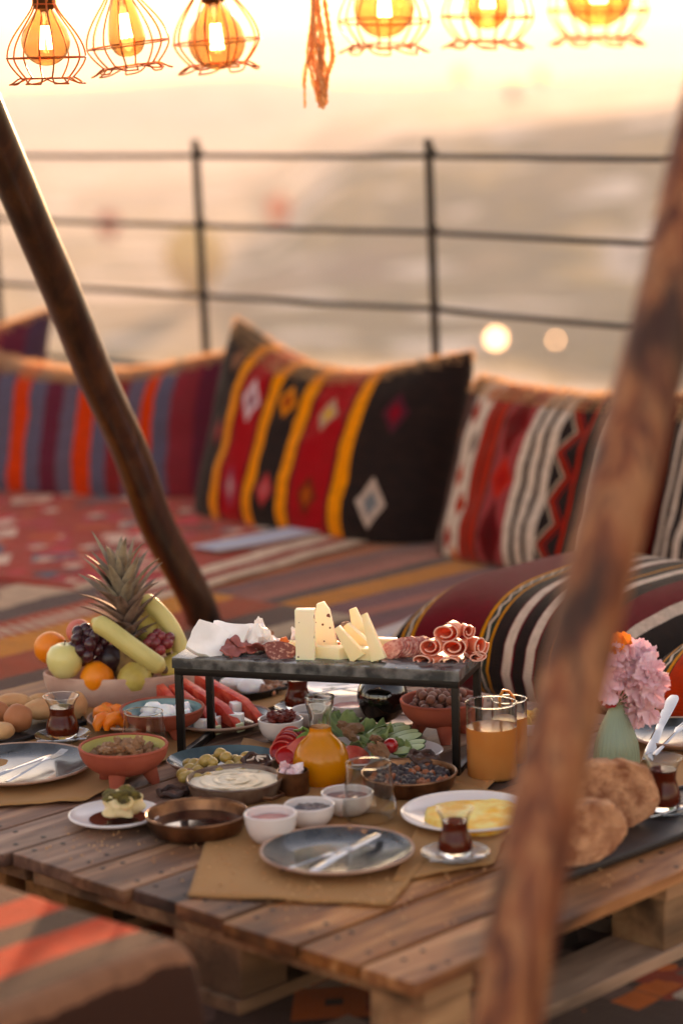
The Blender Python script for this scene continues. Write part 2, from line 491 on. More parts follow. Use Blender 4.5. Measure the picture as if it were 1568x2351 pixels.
# pale cloth lying on the striped rug
pale = kilim_mat('pale_blue_wool', [(0, (.84, .78, .76)), (.2, (.66, .70, .80)), (.4, (.88, .82, .8)), (.6, (.6, .66, .78)), (.8, (.84, .76, .72))], wob=.01)
rug('throw', 'pale blue and white folded throw lying before the red and black cushion', 2.34, 2.78, 2.82, 2.94, .034, pale, R_(-3), .006, 'throw')
rug('throw', 'pale grey cloth on the rug behind the ham rolls', 1.78, 2.1, 1.52, 1.8, .034, pale, R_(14), .008, 'throw')

# ------------------------------------------------------------ railing
iron = M('black_iron', (.17, .15, .12), (.24, .18, .13), rough=.55, metal=.3, ns=40, bst=.3)
RP = [Vector((-1.29, 9.2, 0)), Vector((-.468, 8.4, 0)), Vector((.302, 7.66, 0)), Vector((1.10, 6.60, 0)), Vector((1.75, 5.95, 0))]
rt = thing('railing', 'black iron railing with three thin rails behind the floor cushions', 'railing', RP[1])
RZS = (1.10, .862, .620, .36)
for k, q in enumerate(RP):
    loc = q-RP[1]
    lean = Vector((-.012, 0, 0))
    pm = G().tube([(loc.x+.02, loc.y, -.1), (loc.x, loc.y, 1.13)], .0145, 10).mesh('post', True, iron)
    po = obj('post', pm, rt)
    obj('finial', G().lathe([(0, 0), (.012, .004), (.017, .014), (.012, .026), (0, .03)], 12, TR(loc.x, loc.y, 1.128)).mesh('finial', True, iron), po)
    for z in RZS:
        obj('collar', G().blob(.0165, 2, 0, mat=TR(loc.x+.012, loc.y-.004, z+.012)).mesh('collar', True, iron), po)
for z in RZS:
    for k in range(len(RP)-1):
        a_, b_ = RP[k]-RP[1], RP[k+1]-RP[1]
        mid = (a_+b_)/2
        obj('rail', G().tube([(a_.x, a_.y, z), (mid.x, mid.y, z-.002), (b_.x, b_.y, z)], .0088, 8).mesh('rail', True, iron), rt)

# ------------------------------------------------------------ standing kilim cushions
def cushion_mesh(name, L, H, Th, mat, sag=.06, pinch=.05, seed=0, tilt=0, low=.2, hump=0, lean=14, lift=0):
    cl, sl = math.cos(R_(lean)), math.sin(R_(lean))
    def fn(u, v, s_):
        a, b_ = 2*u-1, 2*v-1
        e = ((1-abs(a)**3.2)*(1-abs(b_)**4.5))
        e = max(0, e)**.5
        x = a*L/2*(1-pinch*(1-b_*b_))
        z = H/2+b_*H/2*(1-.03*(1-a*a))
        z -= sag*(1-a*a)**1.3*max(0, v-.3)/.7
        x += tilt*(v-.5)
        z *= 1-lift*a
        n_ = noise.noise(Vector((a*1.7+seed, b_*1.3, s_*3)))*.018*e+noise.noise(Vector((a*5+seed, b_*4, s_*3)))*.011*e+abs(noise.noise(Vector(((a+b_)*3.5+seed, (a-b_)*1.2, s_*5))))*.016*(abs(a*b_))*e
        y = s_*(Th*e*(1+low*(-b_)))+n_
        z += n_*.5
        y = -y
        y, z = y*cl+z*sl, z*cl-y*sl-Th*.55
        return (x, y, max(z, 0.0))
    return uv_grid(name, fn, 56, 44, both=True, mat=mat)
K_ = (.10, .065, .06); RD = (.62, .03, .07); OR = (.92, .52, .06)
m_center = kilim_mat('red_black_kilim', [(0, K_), (.195, OR), (.232, K_), (.244, RD), (.345, K_), (.357, OR), (.397, K_), (.50, OR), (.543, K_), (.556, RD), (.705, K_), (.718, OR), (.765, K_)],
    motifs=[(.295, .70, .038, .12, (.80, .68, .68), (.55, .35, .38)), (.295, .24, .033, .1, (.55, .25, .3), (.7, .5, .5)), (.448, .75, .038, .10, (.82, .46, .12), (.6, .25, .15)),
            (.447, .25, .035, .09, (.66, .28, .28), (.75, .4, .4)), (.63, .70, .04, .11, (.66, .52, .44), (.8, .6, .3)), (.628, .25, .04, .1, (.42, .13, .06), (.66, .3, .1)),
            (.87, .70, .04, .10, (.3, .12, .16), (.5, .12, .16)), (.85, .27, .045, .12, (.72, .62, .56), (.42, .42, .42)), (.15, .86, .03, .07, (.5, .33, .25), None), (.15, .5, .025, .07, (.55, .25, .25), None)])
GY = (.34, .31, .37); OG = (.80, .24, .12); PU = (.38, .16, .21); LV = (.36, .31, .36)
m_left = kilim_mat('striped_grey_kilim', [(0, LV), (.06, OG), (.10, LV), (.15, PU), (.23, GY), (.29, OG), (.345, GY), (.40, PU), (.46, LV), (.51, OG), (.57, GY), (.62, (.5, .2, .2)), (.67, LV), (.72, OG), (.76, GY), (.81, (.52, .22, .24)), (.88, PU), (.95, (.28, .2, .26))])
def mo_right(nt, u, v, c, t):
    return c
W_ = (.80, .70, .63); DR = (.4, .11, .1); RR = (.66, .17, .11)
m_right = kilim_mat('white_red_kilim', [(0, (.3, .12, .1)), (.08, (.22, .1, .1)), (.12, W_), (.235, (.2, .15, .13)), (.245, RR), (.28, K_), (.292, RR), (.33, (.2, .15, .13)), (.34, (.6, .28, .28)), (.46, W_), (.49, K_), (.51, W_), (.54, K_), (.56, W_), (.60, K_), (.70, RR), (.715, K_), (.78, W_), (.81, K_), (.84, W_), (.88, DR)],
    motifs=[(.15, .82, .03, .07, (.62, .2, .16), None), (.205, .66, .03, .07, (.5, .42, .38), None), (.155, .5, .03, .07, (.7, .34, .28), None), (.205, .36, .03, .07, (.66, .22, .15), None), (.155, .2, .03, .07, (.62, .18, .14), None), (.21, .1, .03, .07, (.78, .38, .2), None), (.21, .92, .025, .06, (.76, .4, .34), None),
            (.40, .78, .05, .2, (.42, .10, .10), (.36, .08, .09)), (.40, .5, .05, .12, (.72, .15, .10), (.64, .12, .1)), (.40, .22, .05, .19, (.38, .09, .10), (.32, .07, .08)), (.05, .7, .02, .04, (.8, .35, .1), None), (.06, .2, .02, .06, (.7, .6, .55), None)],
    zig=[(.65, .03, .006, 9, (.72, .2, .12)), (.63, .03, .005, 9, (.7, .6, .52)), (.67, .03, .005, 9, (.6, .15, .15))])
m_far = kilim_mat('white_black_kilim', [(0, K_), (.055, W_), (.075, K_), (.105, W_), (.125, K_), (.155, W_), (.18, K_), (.21, W_), (.235, K_), (.36, (.4, .1, .12)), (.5, W_), (.54, K_), (.6, W_), (.65, K_), (.8, DR)])
fuzz_m, _n, _b = new_mat('wool_fuzz')
_b.inputs['Base Color'].default_value = (.62, .34, .16, 1); _b.inputs['Roughness'].default_value = 1
_t = _n.nodes.new('ShaderNodeBsdfTranslucent'); _t.inputs['Color'].default_value = (.75, .42, .20, 1)
_x = _n.nodes.new('ShaderNodeMixShader'); _x.inputs[0].default_value = .65
_o = [q for q in _n.nodes if q.type == 'OUTPUT_MATERIAL'][0]
_n.links.new(_b.outputs[0], _x.inputs[1]); _n.links.new(_t.outputs[0], _x.inputs[2]); _n.links.new(_x.outputs[0], _o.inputs['Surface'])
def stand_cushion(A, B, H, Th, mat, label, lean=14, **kw):
    A, B = Vector(A), Vector(B); d = B-A; L = d.length
    me = cushion_mesh('cushion', L, H, Th, mat, lean=lean, **kw)
    o = obj('floor_cushion', me, None, ((A+B)/2).to_tuple(), (0, 0, math.atan2(d.y, d.x)))
    o.location.z = .022
    # loose wool along the upper edge
    g = G(); r_ = random.Random(len(label)); vv = me.vertices; zt = {}
    for v in vv:
        k_ = int((v.co.x+L)/L*20)
        if k_ not in zt or v.co.z > zt[k_]: zt[k_] = v.co.z
    top = [v for v in vv if v.co.z > zt[int((v.co.x+L)/L*20)]-.035]
    for _ in range(6500):
        v = top[r_.randrange(len(top))]; p = v.co+Vector((r_.uniform(-.012, .012), r_.uniform(-.004, .004), r_.uniform(-.004, .002)))
        d = (v.normal*.4+Vector((r_.uniform(-1, 1), r_.uniform(-.7, .7), r_.uniform(.2, 1.2)))).normalized()*r_.uniform(.008, .022)
        s_ = Vector((r_.uniform(-1, 1), r_.uniform(-.4, .4), 0)).normalized()*.0011
        g.add([p-s_, p+s_, p+d*.6+s_*.6+Vector((.001, 0, 0)), p+d], [(0, 1, 2), (0, 2, 3)])
    obj('wool_fuzz', g.mesh('wool_fuzz', False, fuzz_m), o, kind='stuff')
    return tag(o, label, 'cushion', None)
# local -y faces the table; shift the base back by the thickness so that the front foot stands on the line
def line(a, b, off):
    a, b = Vector(a+(0,)), Vector(b+(0,)); d = (b-a).normalized(); n_ = Vector((-d.y, d.x, 0))
    return a+n_*off, b+n_*off
A_, B_ = line((-.52, 7.46), (.20, 6.78), .10)
stand_cushion(A_, B_, .69, .19, m_center, 'red and black kilim cushion with orange stripes and small diamonds', 16, sag=.10, pinch=.03, seed=3, lift=.035)
A_, B_ = line((-1.42, 8.02), (-.36, 7.62), .16)
stand_cushion(A_, B_, .60, .20, m_left, 'long grey, purple and orange striped cushion left of the red and black one', 14, sag=.085, seed=8, low=.1)
A_, B_ = line((-2.2, 8.45), (-1.13, 8.14), .30)
stand_cushion(A_, B_, .68, .20, m_left, 'purple and orange striped cushion at the left edge, its corner sticking up', 14, sag=.12, seed=15)
A_, B_ = line((.22, 6.72), (.77, 6.19), .10)
stand_cushion(A_, B_, .60, .19, m_right, 'cushion with white figures and red stripes to the right of the black one', 16, sag=.015, seed=21, pinch=.02)
A_, B_ = line((.73, 6.17), (1.42, 5.50), .10)
stand_cushion(A_, B_, .56, .17, m_far, 'dark cushion with thin white stripes at the right edge', 14, sag=.03, seed=31)

# ------------------------------------------------------------ lying floor cushions by the table
BU = (.40, .07, .11); OR2 = (.72, .20, .09); YW = (.85, .52, .16)
def lying_mat(name, field, flip=0):
    bands = [(0, K_), (.03, W_), (.055, K_), (.085, YW), (.093, (.12, .16, .12)), (.125, YW), (.133, K_), (.14, field), (.40, K_), (.405, YW), (.415, (.12, .16, .12)), (.45, YW), (.458, K_),
             (.51, field), (.515, W_), (.55, field), (.555, K_), (.60, field), (.605, W_), (.64, field), (.645, K_), (.70, YW), (.708, K_), (.74, W_), (.77, K_), (.82, field), (.9, W_), (.93, K_)]
    return kilim_mat(name, bands, zig=[(.109, .006, .0045, 40, W_), (.433, .006, .0045, 40, W_)], wob=.002)
def lying_cushion(a0, a1, b0, b1, H, mat, label, seed, dome=.5):
    La, Lb = a1-a0, b1-b0
    def fn(u, v, s_):
        a, b_ = 2*u-1, 2*v-1
        e = max(0, (1-abs(a)**4)*(1-abs(b_)**3.2))**.5
        x = b_*La/2*(1-.03*(1-a*a)); y = -a*Lb/2*(1-.03*(1-b_*b_))
        n_ = noise.noise(Vector((a*2+seed, b_*2, s_)))*.012*e
        z = H*.42+s_*H*(.58 if s_ > 0 else .42)*e+n_*.6
        return (x, y, max(0, z))
    me = uv_grid('lying_cushion', fn, 52, 52, both=True, mat=mat)
    return tag(obj('floor_cushion', me, None, ab((a0+a1)/2, (b0+b1)/2, .016), (0, 0, ANG)), label, 'cushion')
lying_cushion(1.40, 2.12, .72, 1.36, .29, lying_mat('burgundy_kilim', BU), 'burgundy floor cushion with black and white stripes behind the ham rolls', 4)
lying_cushion(1.36, 2.10, -.02, .70, .29, lying_mat('rust_kilim', OR2), 'rust red floor cushion with black and white stripes behind the flowers', 9)

# kilim covered block seat in the near left corner
OG2 = (.92, .28, .12)
def seat_fn():
    g = G()
    return g
bn = [(0, (.24, .15, .12)), (.004, (.58, .42, .34)), (.035, (.25, .16, .13)), (.09, (.78, .22, .08)), (.17, (.30, .22, .18)), (.235, (.76, .22, .08)), (.31, (.34, .24, .2)), (.38, (.5, .26, .2)), (.46, (.36, .27, .23)), (.66, OG2), (.72, (.45, .36, .32))]  # first band darkens the near side face, its shade put into the colour
seat_m = kilim_mat('orange_brown_kilim', bn, motifs=[(.5, .62, .05, .05, (.85, .32, .14), None), (.62, .66, .1, .05, (.72, .3, .28), None), (.78, .7, .08, .05, (.7, .5, .45), None)], wob=.0035)
def bx_cushion(name, la, lb, H, mat):
    def fn(u, v, s_):
        a, b_ = 2*u-1, 2*v-1
        a = math.copysign(1-(1-abs(a))**2.2, a); b_ = math.copysign(1-(1-abs(b_))**2.2, b_)
        e = (max(0, 1-abs(a)**60)*max(0, 1-abs(b_)**60))**.4
        x = a*la/2; y = b_*lb/2
        z = H*.5+s_*H*.5*e+.008*noise.noise(Vector((a*2, b_*2, s_)))
        return (x, y, max(0, z))
    return uv_grid(name, fn, 60, 60, both=True, mat=mat, uvf=lambda u, v: ((math.copysign(1-(1-abs(2*v-1))**2.2, 2*v-1)+1)/2, (math.copysign(1-(1-abs(2*u-1))**2.2, 2*u-1)+1)/2))
st = one('kilim_ottoman', bx_cushion('kilim_ottoman', 0.8, 1.0, .265, seat_m), seat_m, 'orange and brown striped block seat in the near left corner', 'ottoman',
         Vector((-.187, 2.90, .006))+UA*(-.40)+VB*(.50), (0, 0, ANG))

# ------------------------------------------------------------ tent poles
bark = wood_mat('pole_wood_dark', [(.12, .065, .035), (.22, .13, .08), (.32, .20, .12)], (28, 28, 2.2), rough=.30, bst=.5, spec=.5)
_b = bark.node_tree.nodes['Principled BSDF']; _b.inputs['Coat Weight'].default_value = .8; _b.inputs['Coat Roughness'].default_value = .22
def pole_mat2():
    m, nt, b = new_mat('pole_wood_mottled')
    v = texco(nt, 'Object', (34, 34, 3.4))
    f = noisev(nt, v, 1.2, 4, .6, .8)
    c = ramp(nt, f, [(.3, lin((.20, .10, .07))), (.41, lin((.38, .19, .12))), (.5, lin((.54, .29, .17))), (.58, lin((.66, .43, .28))), (.7, lin((.36, .20, .15)))])
    v2 = texco(nt, 'Object', (9, 9, 1.2)); f2 = noisev(nt, v2, 1.5, 3, .5)
    c = mixc(nt, (f2-.52).m('MULTIPLY', 9).m('MAXIMUM', 0).m('MINIMUM', .9), c, lin((.20, .105, .075)))
    link(nt, c, b.inputs['Base Color']); b.inputs['Roughness'].default_value = .65
    b.inputs['Coat Weight'].default_value = .15; b.inputs['Coat Roughness'].default_value = .3; b.inputs['Specular IOR Level'].default_value = .25
    bump(nt, b, f, .4, .003); return m
def pole(pts, rad, mat, label, knots=()):
    base = Vector(pts[0]); g = G(); P = cr(pts, 14); n = 28; vs = []; fs = []
    L = len(P)
    for i, q in enumerate(P):
        tg = (P[min(i+1, L-1)]-P[max(i-1, 0)]).normalized()
        u_ = tg.cross(Vector((0, 1, 0))).normalized(); w_ = tg.cross(u_)
        for k in range(n):
            a = 2*PI*k/n
            r = rad(i/(L-1))*(1+.05*noise.noise(Vector((math.cos(a), math.sin(a), q.z*5)))+.03*noise.noise(Vector((math.cos(a)*3, math.sin(a)*3, q.z*2))))
            vs.append(q-base+u_*r*math.cos(a)+w_*r*math.sin(a))
    for i in range(L-1):
        for k in range(n):
            k2 = (k+1) % n; fs.append((i*n+k, i*n+k2, (i+1)*n+k2, (i+1)*n+k))
    fs += [tuple(range(n)), tuple((L-1)*n+k for k in range(n))]
    g.add(vs, fs)
    root = thing('tent_pole', label, 'pole', base)
    obj('shaft', g.mesh('shaft', True, mat), root)
    return root, base
lp = [(476, 1447, 5.86), (450, 1376, 5.8), (360, 1201, 5.62), (294, 1025, 5.45), (214, 849, 5.28), (144, 673, 5.12), (72, 509, 4.98), (6, 350, 4.86), (-75, 150, 4.7), (-160, -60, 4.55)]
lpp = [atY(*q) for q in lp]
lpp = [lpp[0]+(lpp[0]-lpp[1])*.35]+lpp; lpp[0].z = 0.0
lpp += [lpp[-1]+(lpp[-1]-lpp[-2])*1.5]
rl, _ = pole(lpp, lambda t: .0440-.005*t, bark, 'dark smooth leaning tent pole with a bright right edge, left of the table')
rp = [(1150, 2420, 2.30), (1190, 2180, 2.32), (1232, 1940, 2.35), (1287, 1690, 2.38), (1336, 1480, 2.41), (1402, 1210, 2.44), (1462, 970, 2.48), (1524, 735, 2.52), (1575, 520, 2.56), (1625, 300, 2.6), (1700, 0, 2.66)]
rpp = [atY(*q) for q in rp]
d_ = (rpp[0]-rpp[1]); k_ = rpp[0].z/(-d_.z)
rpp = [rpp[0]+d_*k_*.97]+rpp; rpp[0].z = 0.006
rpp += [rpp[-1]+(rpp[-1]-rpp[-2])*1.2]
rr_, _ = pole(rpp, lambda t: .0355, pole_mat2(), 'thick mottled tent pole nearest the camera, in front of the bread')
# little snags of wood on the left pole
for (x, y, Y) in ():
    p_ = atY(x, y, Y-.04)-lpp[0]
    obj('knot', G().blob(.011, 2, .35, sz=2.2, mat=Matrix.Translation(p_)).mesh('knot', True, bark), rl)

# ------------------------------------------------------------ pallet table
plank_m = wood_mat('pallet_wood', [(.29, .155, .095), (.47, .285, .175), (.63, .42, .27), (.76, .57, .41)], (2.6, 26, 26), rough=.62, bst=.5)
under_m = wood_mat('pallet_wood_pale', [(.42, .27, .16), (.60, .42, .26), (.72, .54, .36)], (2.6, 26, 26), rough=.75, bst=.5)
tb = thing('pallet_table', 'low table of weathered wooden pallets laid on the rugs', 'table', C0, ANG)
TL, TW = 1.24, 1.66
b_ = .0
widths = [.098, .11, .145, .10, .098, .12, .145, .10, .098, .098, .13, .145, .10, .12, .11, .13]
k = 0
while b_ < TW and k < len(widths):
    wd = widths[k]; e0 = rnd.uniform(-.012, .014); e1 = TL+rnd.uniform(-.012, .012)
    g = G(); zt = rnd.uniform(-.0025, .0)
    nseg = 12; vs = []
    for i in range(nseg+1):
        x = e0+(e1-e0)*i/nseg
        dy = .0025*noise.noise(Vector((x*6, k*5.1, 0))); dy2 = .0025*noise.noise(Vector((x*6, k*5.1+2, 0)))
        vs += [(x, b_+dy, -.022), (x, b_+wd+dy2, -.022), (x, b_+wd+dy2, zt), (x, b_+dy, zt)]
    fs = [(0, 1, 2, 3), tuple(4*nseg+i for i in (3, 2, 1, 0))]
    for i in range(nseg):
        for j in range(4):
            fs.append((4*i+j, 4*i+(j+1) % 4, 4*i+4+(j+1) % 4, 4*i+4+j))
    g.add(vs, fs)
    me = g.mesh('plank', False, plank_m, bev=.002)
    obj('plank', me, tb, (0, 0, T))
    if k in (0, 2, 4, 6, 8, 10):
        for xx in (.05, .07, .62, .66, 1.26):
            pass
    b_ += wd+rnd.uniform(.004, .011); k += 1
for xx in (.012, .56, 1.12):
    for (y0, y1) in ((.004, .82), (.84, 1.65)):
        obj('stringer', G().box(xx, xx+.1, y0, y1, .100, T-.0225).mesh('stringer', False, under_m, bev=.0015), tb)
for y0 in (.008, .36, .745, .895, 1.20, 1.52):
    yw = .10 if y0 != .36 and y0 != 1.20 else .14
    for xx in (.016, .56, 1.12):
        obj('block', G().box(xx, xx+(.14 if xx == .56 else .094), y0, y0+yw, .022, .0995, jit=.001).mesh('block', False, under_m, bev=.003), tb)
    obj('bottom_board', G().box(.004, 1.235, y0-.004, y0+yw+.004, 0.0, .0215).mesh('bottom_board', False, under_m, bev=.0015), tb)
nl = G()
_y = 0
for o_ in [c for c in tb.children if c.name.startswith('plank')]:
    ys = [v.co.y for v in o_.data.vertices]; zs = max(v.co.z for v in o_.data.vertices)
    for xx in (.045, .085, .60, .64, 1.15, 1.19):
        for yy in (min(ys)+.022, max(ys)-.022):
            nl.lathe([(0, T+zs+.0012), (.0042, T+zs+.001), (.0045, T+zs-.002)], 8, TR(xx+rnd.uniform(-.01, .01), yy+rnd.uniform(-.006, .006), 0))
obj('nails', nl.mesh('nails', True, M('rusty_nail', (.16, .10, .08), rough=.5, metal=.5)), tb, kind='stuff')
tb.location.z = .007

# ------------------------------------------------------------ materials for the table
TT = T+.007+.0005                         # top face of the planks
T = TT
glass = M('clear_glass', (.96, .965, .955), (.96, .965, .955), rough=.03, ns=0, bst=0, trans=1, ior=1.45)
amber = M('amber_glass', (.85, .74, .60), (.85, .74, .60), rough=.02, ns=0, bst=0, trans=1, ior=1.3)
terra = M('terracotta', (.66, .31, .22), (.60, .26, .18), rough=.8, ns=18, bs=120, bst=.2)
white_c = M('white_ceramic', (.90, .85, .83), (.87, .82, .80), rough=.22, ns=8, bst=.05, coat=.4)
slate_gl = M('slate_blue_glaze', (.26, .265, .265), (.15, .15, .15), rough=.2, ns=30, bst=.12, coat=.45)
plate_ed = M('plate_raw_edge', (.72, .58, .50), (.62, .47, .40), rough=.7, ns=25)
clay_pink = M('pink_clay', (.80, .65, .58), (.72, .56, .50), rough=.85, ns=14, bs=60, bst=.35)
steel = M('steel', (.78, .76, .74), (.70, .68, .67), rough=.16, metal=1, ns=12, bst=.05)
copper = M('old_copper', (.58, .40, .28), (.32, .20, .14), rough=.32, metal=.85, ns=22, bst=.25, bs=35)
iron2 = M('dark_pan_iron', (.16, .12, .10), (.10, .075, .06), rough=.45, metal=.5, ns=25)
teal_gl = M('teal_glaze', (.46, .60, .59), (.38, .52, .53), rough=.25, ns=12, coat=.4)
yel_gl = M('pale_yellow_glaze', (.80, .74, .44), (.72, .66, .38), rough=.3, ns=12, coat=.3)
kraft = M('kraft_paper', (.70, .50, .30), (.62, .42, .24), rough=.9, ns=5, bs=30, bst=.25, lo=.2, hi=.8)
tea_m, _nt, _b = new_mat('black_tea')
_b.inputs['Base Color'].default_value = (.10, .012, .004, 1); _b.inputs['Roughness'].default_value = .03
_b.inputs['Transmission Weight'].default_value = .2; _b.inputs['IOR'].default_value = 1.33
feta_m = M('white_cheese', (.99, .97, .95), (.92, .89, .86), rough=.55, ns=20, bs=70, bst=.35, sss=.08)
cheese_m = M('pale_yellow_cheese', (.98, .91, .74), (.97, .87, .66), rough=.45, ns=15, bs=80, bst=.2, sss=.5)
def speck_mat():
    m, nt, b = new_mat('peppered_cheese'); v = texco(nt)
    vo = nt.nodes.new('ShaderNodeTexVoronoi'); vo.inputs['Scale'].default_value = 78; nt.links.new(v, vo.inputs['Vector'])
    sx = nt.nodes.new('ShaderNodeSeparateColor'); nt.links.new(vo.outputs['Color'], sx.inputs[0])
    hit = S(nt, vo.outputs['Distance']).lt(S(nt, sx.outputs[1])*.22+.08).m('MULTIPLY', S(nt, sx.outputs[0]).lt(.62))
    c = mixc(nt, hit, lin((.98, .92, .78)), lin((.42, .22, .12)))
    link(nt, c, b.inputs['Base Color']); b.inputs['Roughness'].default_value = .5
    b.inputs['Subsurface Weight'].default_value = .5; b.inputs['Subsurface Scale'].default_value = .01
    bump(nt, b, noisev(nt, v, 90, 3), .25, .001); return m
pepper_m = speck_mat()
ham_m = M('ham', (.98, .60, .44), (.90, .46, .34), rough=.45, ns=30, bs=90, bst=.25)
hamfat_m = M('ham_fat_rim', (.93, .72, .64), (.88, .62, .54), rough=.4, ns=20)
cold_m = M('dark_cured_meat', (.52, .24, .22), (.66, .36, .32), rough=.5, ns=40, bs=80, bst=.4)
salami_m = M('salami', (.50, .25, .21), (.78, .58, .50), rough=.5, ns=170, bs=160, bst=.3, lo=.52, hi=.66)
walnut_m = M('walnut', (.78, .57, .40), (.44, .26, .17), rough=.6, ns=90, bs=110, bst=.8, bd=.002)
bread_m = M('pale_bread', (.85, .66, .46), (.74, .50, .32), rough=.75, ns=12, bs=90, bst=.3)
bun_m = M('brown_bun', (.70, .43, .27), (.62, .35, .20), rough=.6, ns=14, bs=90, bst=.25)
loaf_m = M('rustic_loaf', (.80, .58, .43), (.56, .34, .23), rough=.95, ns=34, bs=90, bst=1, bd=.005)
orange_m = M('orange_peel', (.95, .55, .10), (.93, .49, .07), rough=.4, ns=10, bs=220, bst=.5)
apple_m = M('green_apple', (.82, .77, .48), (.86, .82, .58), rough=.3, ns=14, bst=.1, coat=.2)
pear_m = M('pear', (.80, .72, .38), (.72, .62, .30), rough=.45, ns=30, bst=.2)
banana_m = M('banana', (.84, .77, .48), (.74, .68, .40), rough=.45, ns=9, bst=.15)
peach_m = M('peach', (.86, .50, .42), (.76, .32, .30), rough=.7, ns=9)
grape_m = M('dark_grape', (.30, .12, .15), (.20, .07, .10), rough=.25, ns=30, bst=.1, coat=.3)
grape2_m = M('red_grape', (.58, .20, .20), (.42, .12, .14), rough=.25, ns=20, bst=.1, coat=.3)
plum_m = M('plum', (.18, .08, .11), (.13, .05, .08), rough=.35, ns=12, bst=.1)
stem_m = M('brown_stem', (.38, .28, .18), rough=.8)
pine_m = M('pineapple_leaf', (.60, .54, .44), (.44, .38, .32), rough=.6, ns=35, bst=.3)
pine2_m = M('dry_pineapple_leaf', (.52, .42, .36), (.36, .27, .23), rough=.7, ns=35, bst=.3)
melon_m = M('watermelon_flesh', (.90, .40, .29), (.78, .20, .14), rough=.4, ns=45, bs=90, bst=.9, bd=.002)
rind_m = M('watermelon_rind', (.86, .86, .70), (.5, .6, .35), rough=.5, ns=6)
lettuce_m = M('lettuce', (.66, .72, .44), (.42, .52, .28), rough=.5, ns=30, bs=60, bst=.5)
cuc_m = M('cucumber', (.78, .82, .62), (.70, .76, .52), rough=.4, ns=40, bst=.2)
cucs_m = M('cucumber_skin', (.25, .36, .17), rough=.4)
tom_m = M('tomato', (.72, .10, .09), (.60, .06, .06), rough=.2, ns=12, bst=.05, coat=.5)
tomf_m = M('tomato_flesh', (.85, .42, .34), (.75, .25, .2), rough=.35, ns=40)
olive_m = M('green_olive', (.76, .62, .32), (.60, .48, .23), rough=.3, ns=25, coat=.3)
hazel_m = M('hazelnut', (.58, .38, .31), (.45, .27, .22), rough=.55, ns=30)
jam_m = M('red_jam', (.52, .20, .17), (.36, .09, .09), rough=.15, ns=30, bst=.3, coat=.5)
jam2_m = M('pink_jam', (.75, .44, .40), (.66, .34, .32), rough=.2, ns=18, bst=.2, coat=.3)
dark_jam = M('dark_jam', (.30, .14, .14), (.18, .08, .09), rough=.2, ns=50, bst=.6, coat=.4)
paste_m = M('tomato_paste', (.50, .17, .13), (.34, .09, .07), rough=.45, ns=35, bst=.6, bs=60)
egg_m = M('yellow_omelette', (.98, .70, .16), (.97, .86, .50), rough=.5, ns=26, bs=45, bst=.6, bd=.003, lo=.4, hi=.62)
hummus_m = M('cream_dip', (.93, .86, .76), (.88, .79, .66), rough=.45, ns=12, bs=20, bst=.4, bd=.004)
juice_m = M('orange_juice', (1.0, .63, .08), (1.0, .60, .06), rough=.15, ns=6, bst=0, coat=.5)
peachj_m = M('peach_juice', (1.0, .68, .38), (.97, .62, .31), rough=.2, ns=9, bst=0, coat=.5)
slab_m = M('grey_marble', (.22, .23, .23), (.50, .50, .49), rough=.18, ns=38, bst=.05, lo=.42, hi=.75, det=6)
black_gl = M('black_glaze', (.02, .016, .015), (.025, .02, .018), rough=.05, ns=0, bst=0, coat=1)
mandarin_m = M('mandarin_segment', (.95, .52, .12), (.92, .44, .08), rough=.35, ns=40, bst=.3, sss=.3)
feta2_m = M('turkish_cheese_white', (.95, .94, .93), (.90, .88, .87), rough=.4, ns=14, bst=.2, sss=.4)
dried_m = M('dried_slice', (.32, .20, .16), (.20, .12, .10), rough=.6, ns=60, bst=.6)
mush_m = M('roast_mushroom', (.66, .46, .34), (.45, .27, .18), rough=.5, ns=40, bst=.5)
zaatar_m = M('green_herb_crust', (.44, .38, .16), (.26, .21, .08), rough=.9, ns=120, bs=160, bst=1, bd=.003)
oil_m = M('brown_sauce', (.26, .10, .06), (.18, .07, .05), rough=.08, ns=12, bst=.1, coat=.6)
bean_m = M('dark_raisin', (.26, .20, .21), (.16, .12, .13), rough=.35, ns=30, bst=.4)
beano_m = M('amber_raisin', (.68, .36, .18), (.5, .24, .12), rough=.35, ns=30, bst=.4)
petal_m = M('pink_petal', (1.0, .92, .93), (.98, .82, .86), rough=.6, ns=20)
opetal_m = M('orange_petal', (1.0, .76, .34), (1.0, .66, .24), rough=.6, ns=20)
rpetal_m = M('crimson_petal', (.72, .10, .16), rough=.6)
vase_m = M('pale_green_glass', (.74, .80, .68), (.70, .77, .66), rough=.25, ns=6, bst=0, trans=.6, ior=1.4)
leaf_m = M('flower_leaf', (.40, .50, .26), rough=.6)
almond_m = M('cream_almond', (.90, .80, .72), rough=.5)
board_m = M('black_slate', (.16, .12, .11), (.11, .085, .08), rough=.5, ns=20, bst=.3)
garnish_m = M('orange_rind', (.95, .62, .22), (.9, .5, .15), rough=.4)
chips_m = M('yellow_chips', (.95, .78, .34), (.92, .70, .26), rough=.5, ns=20)

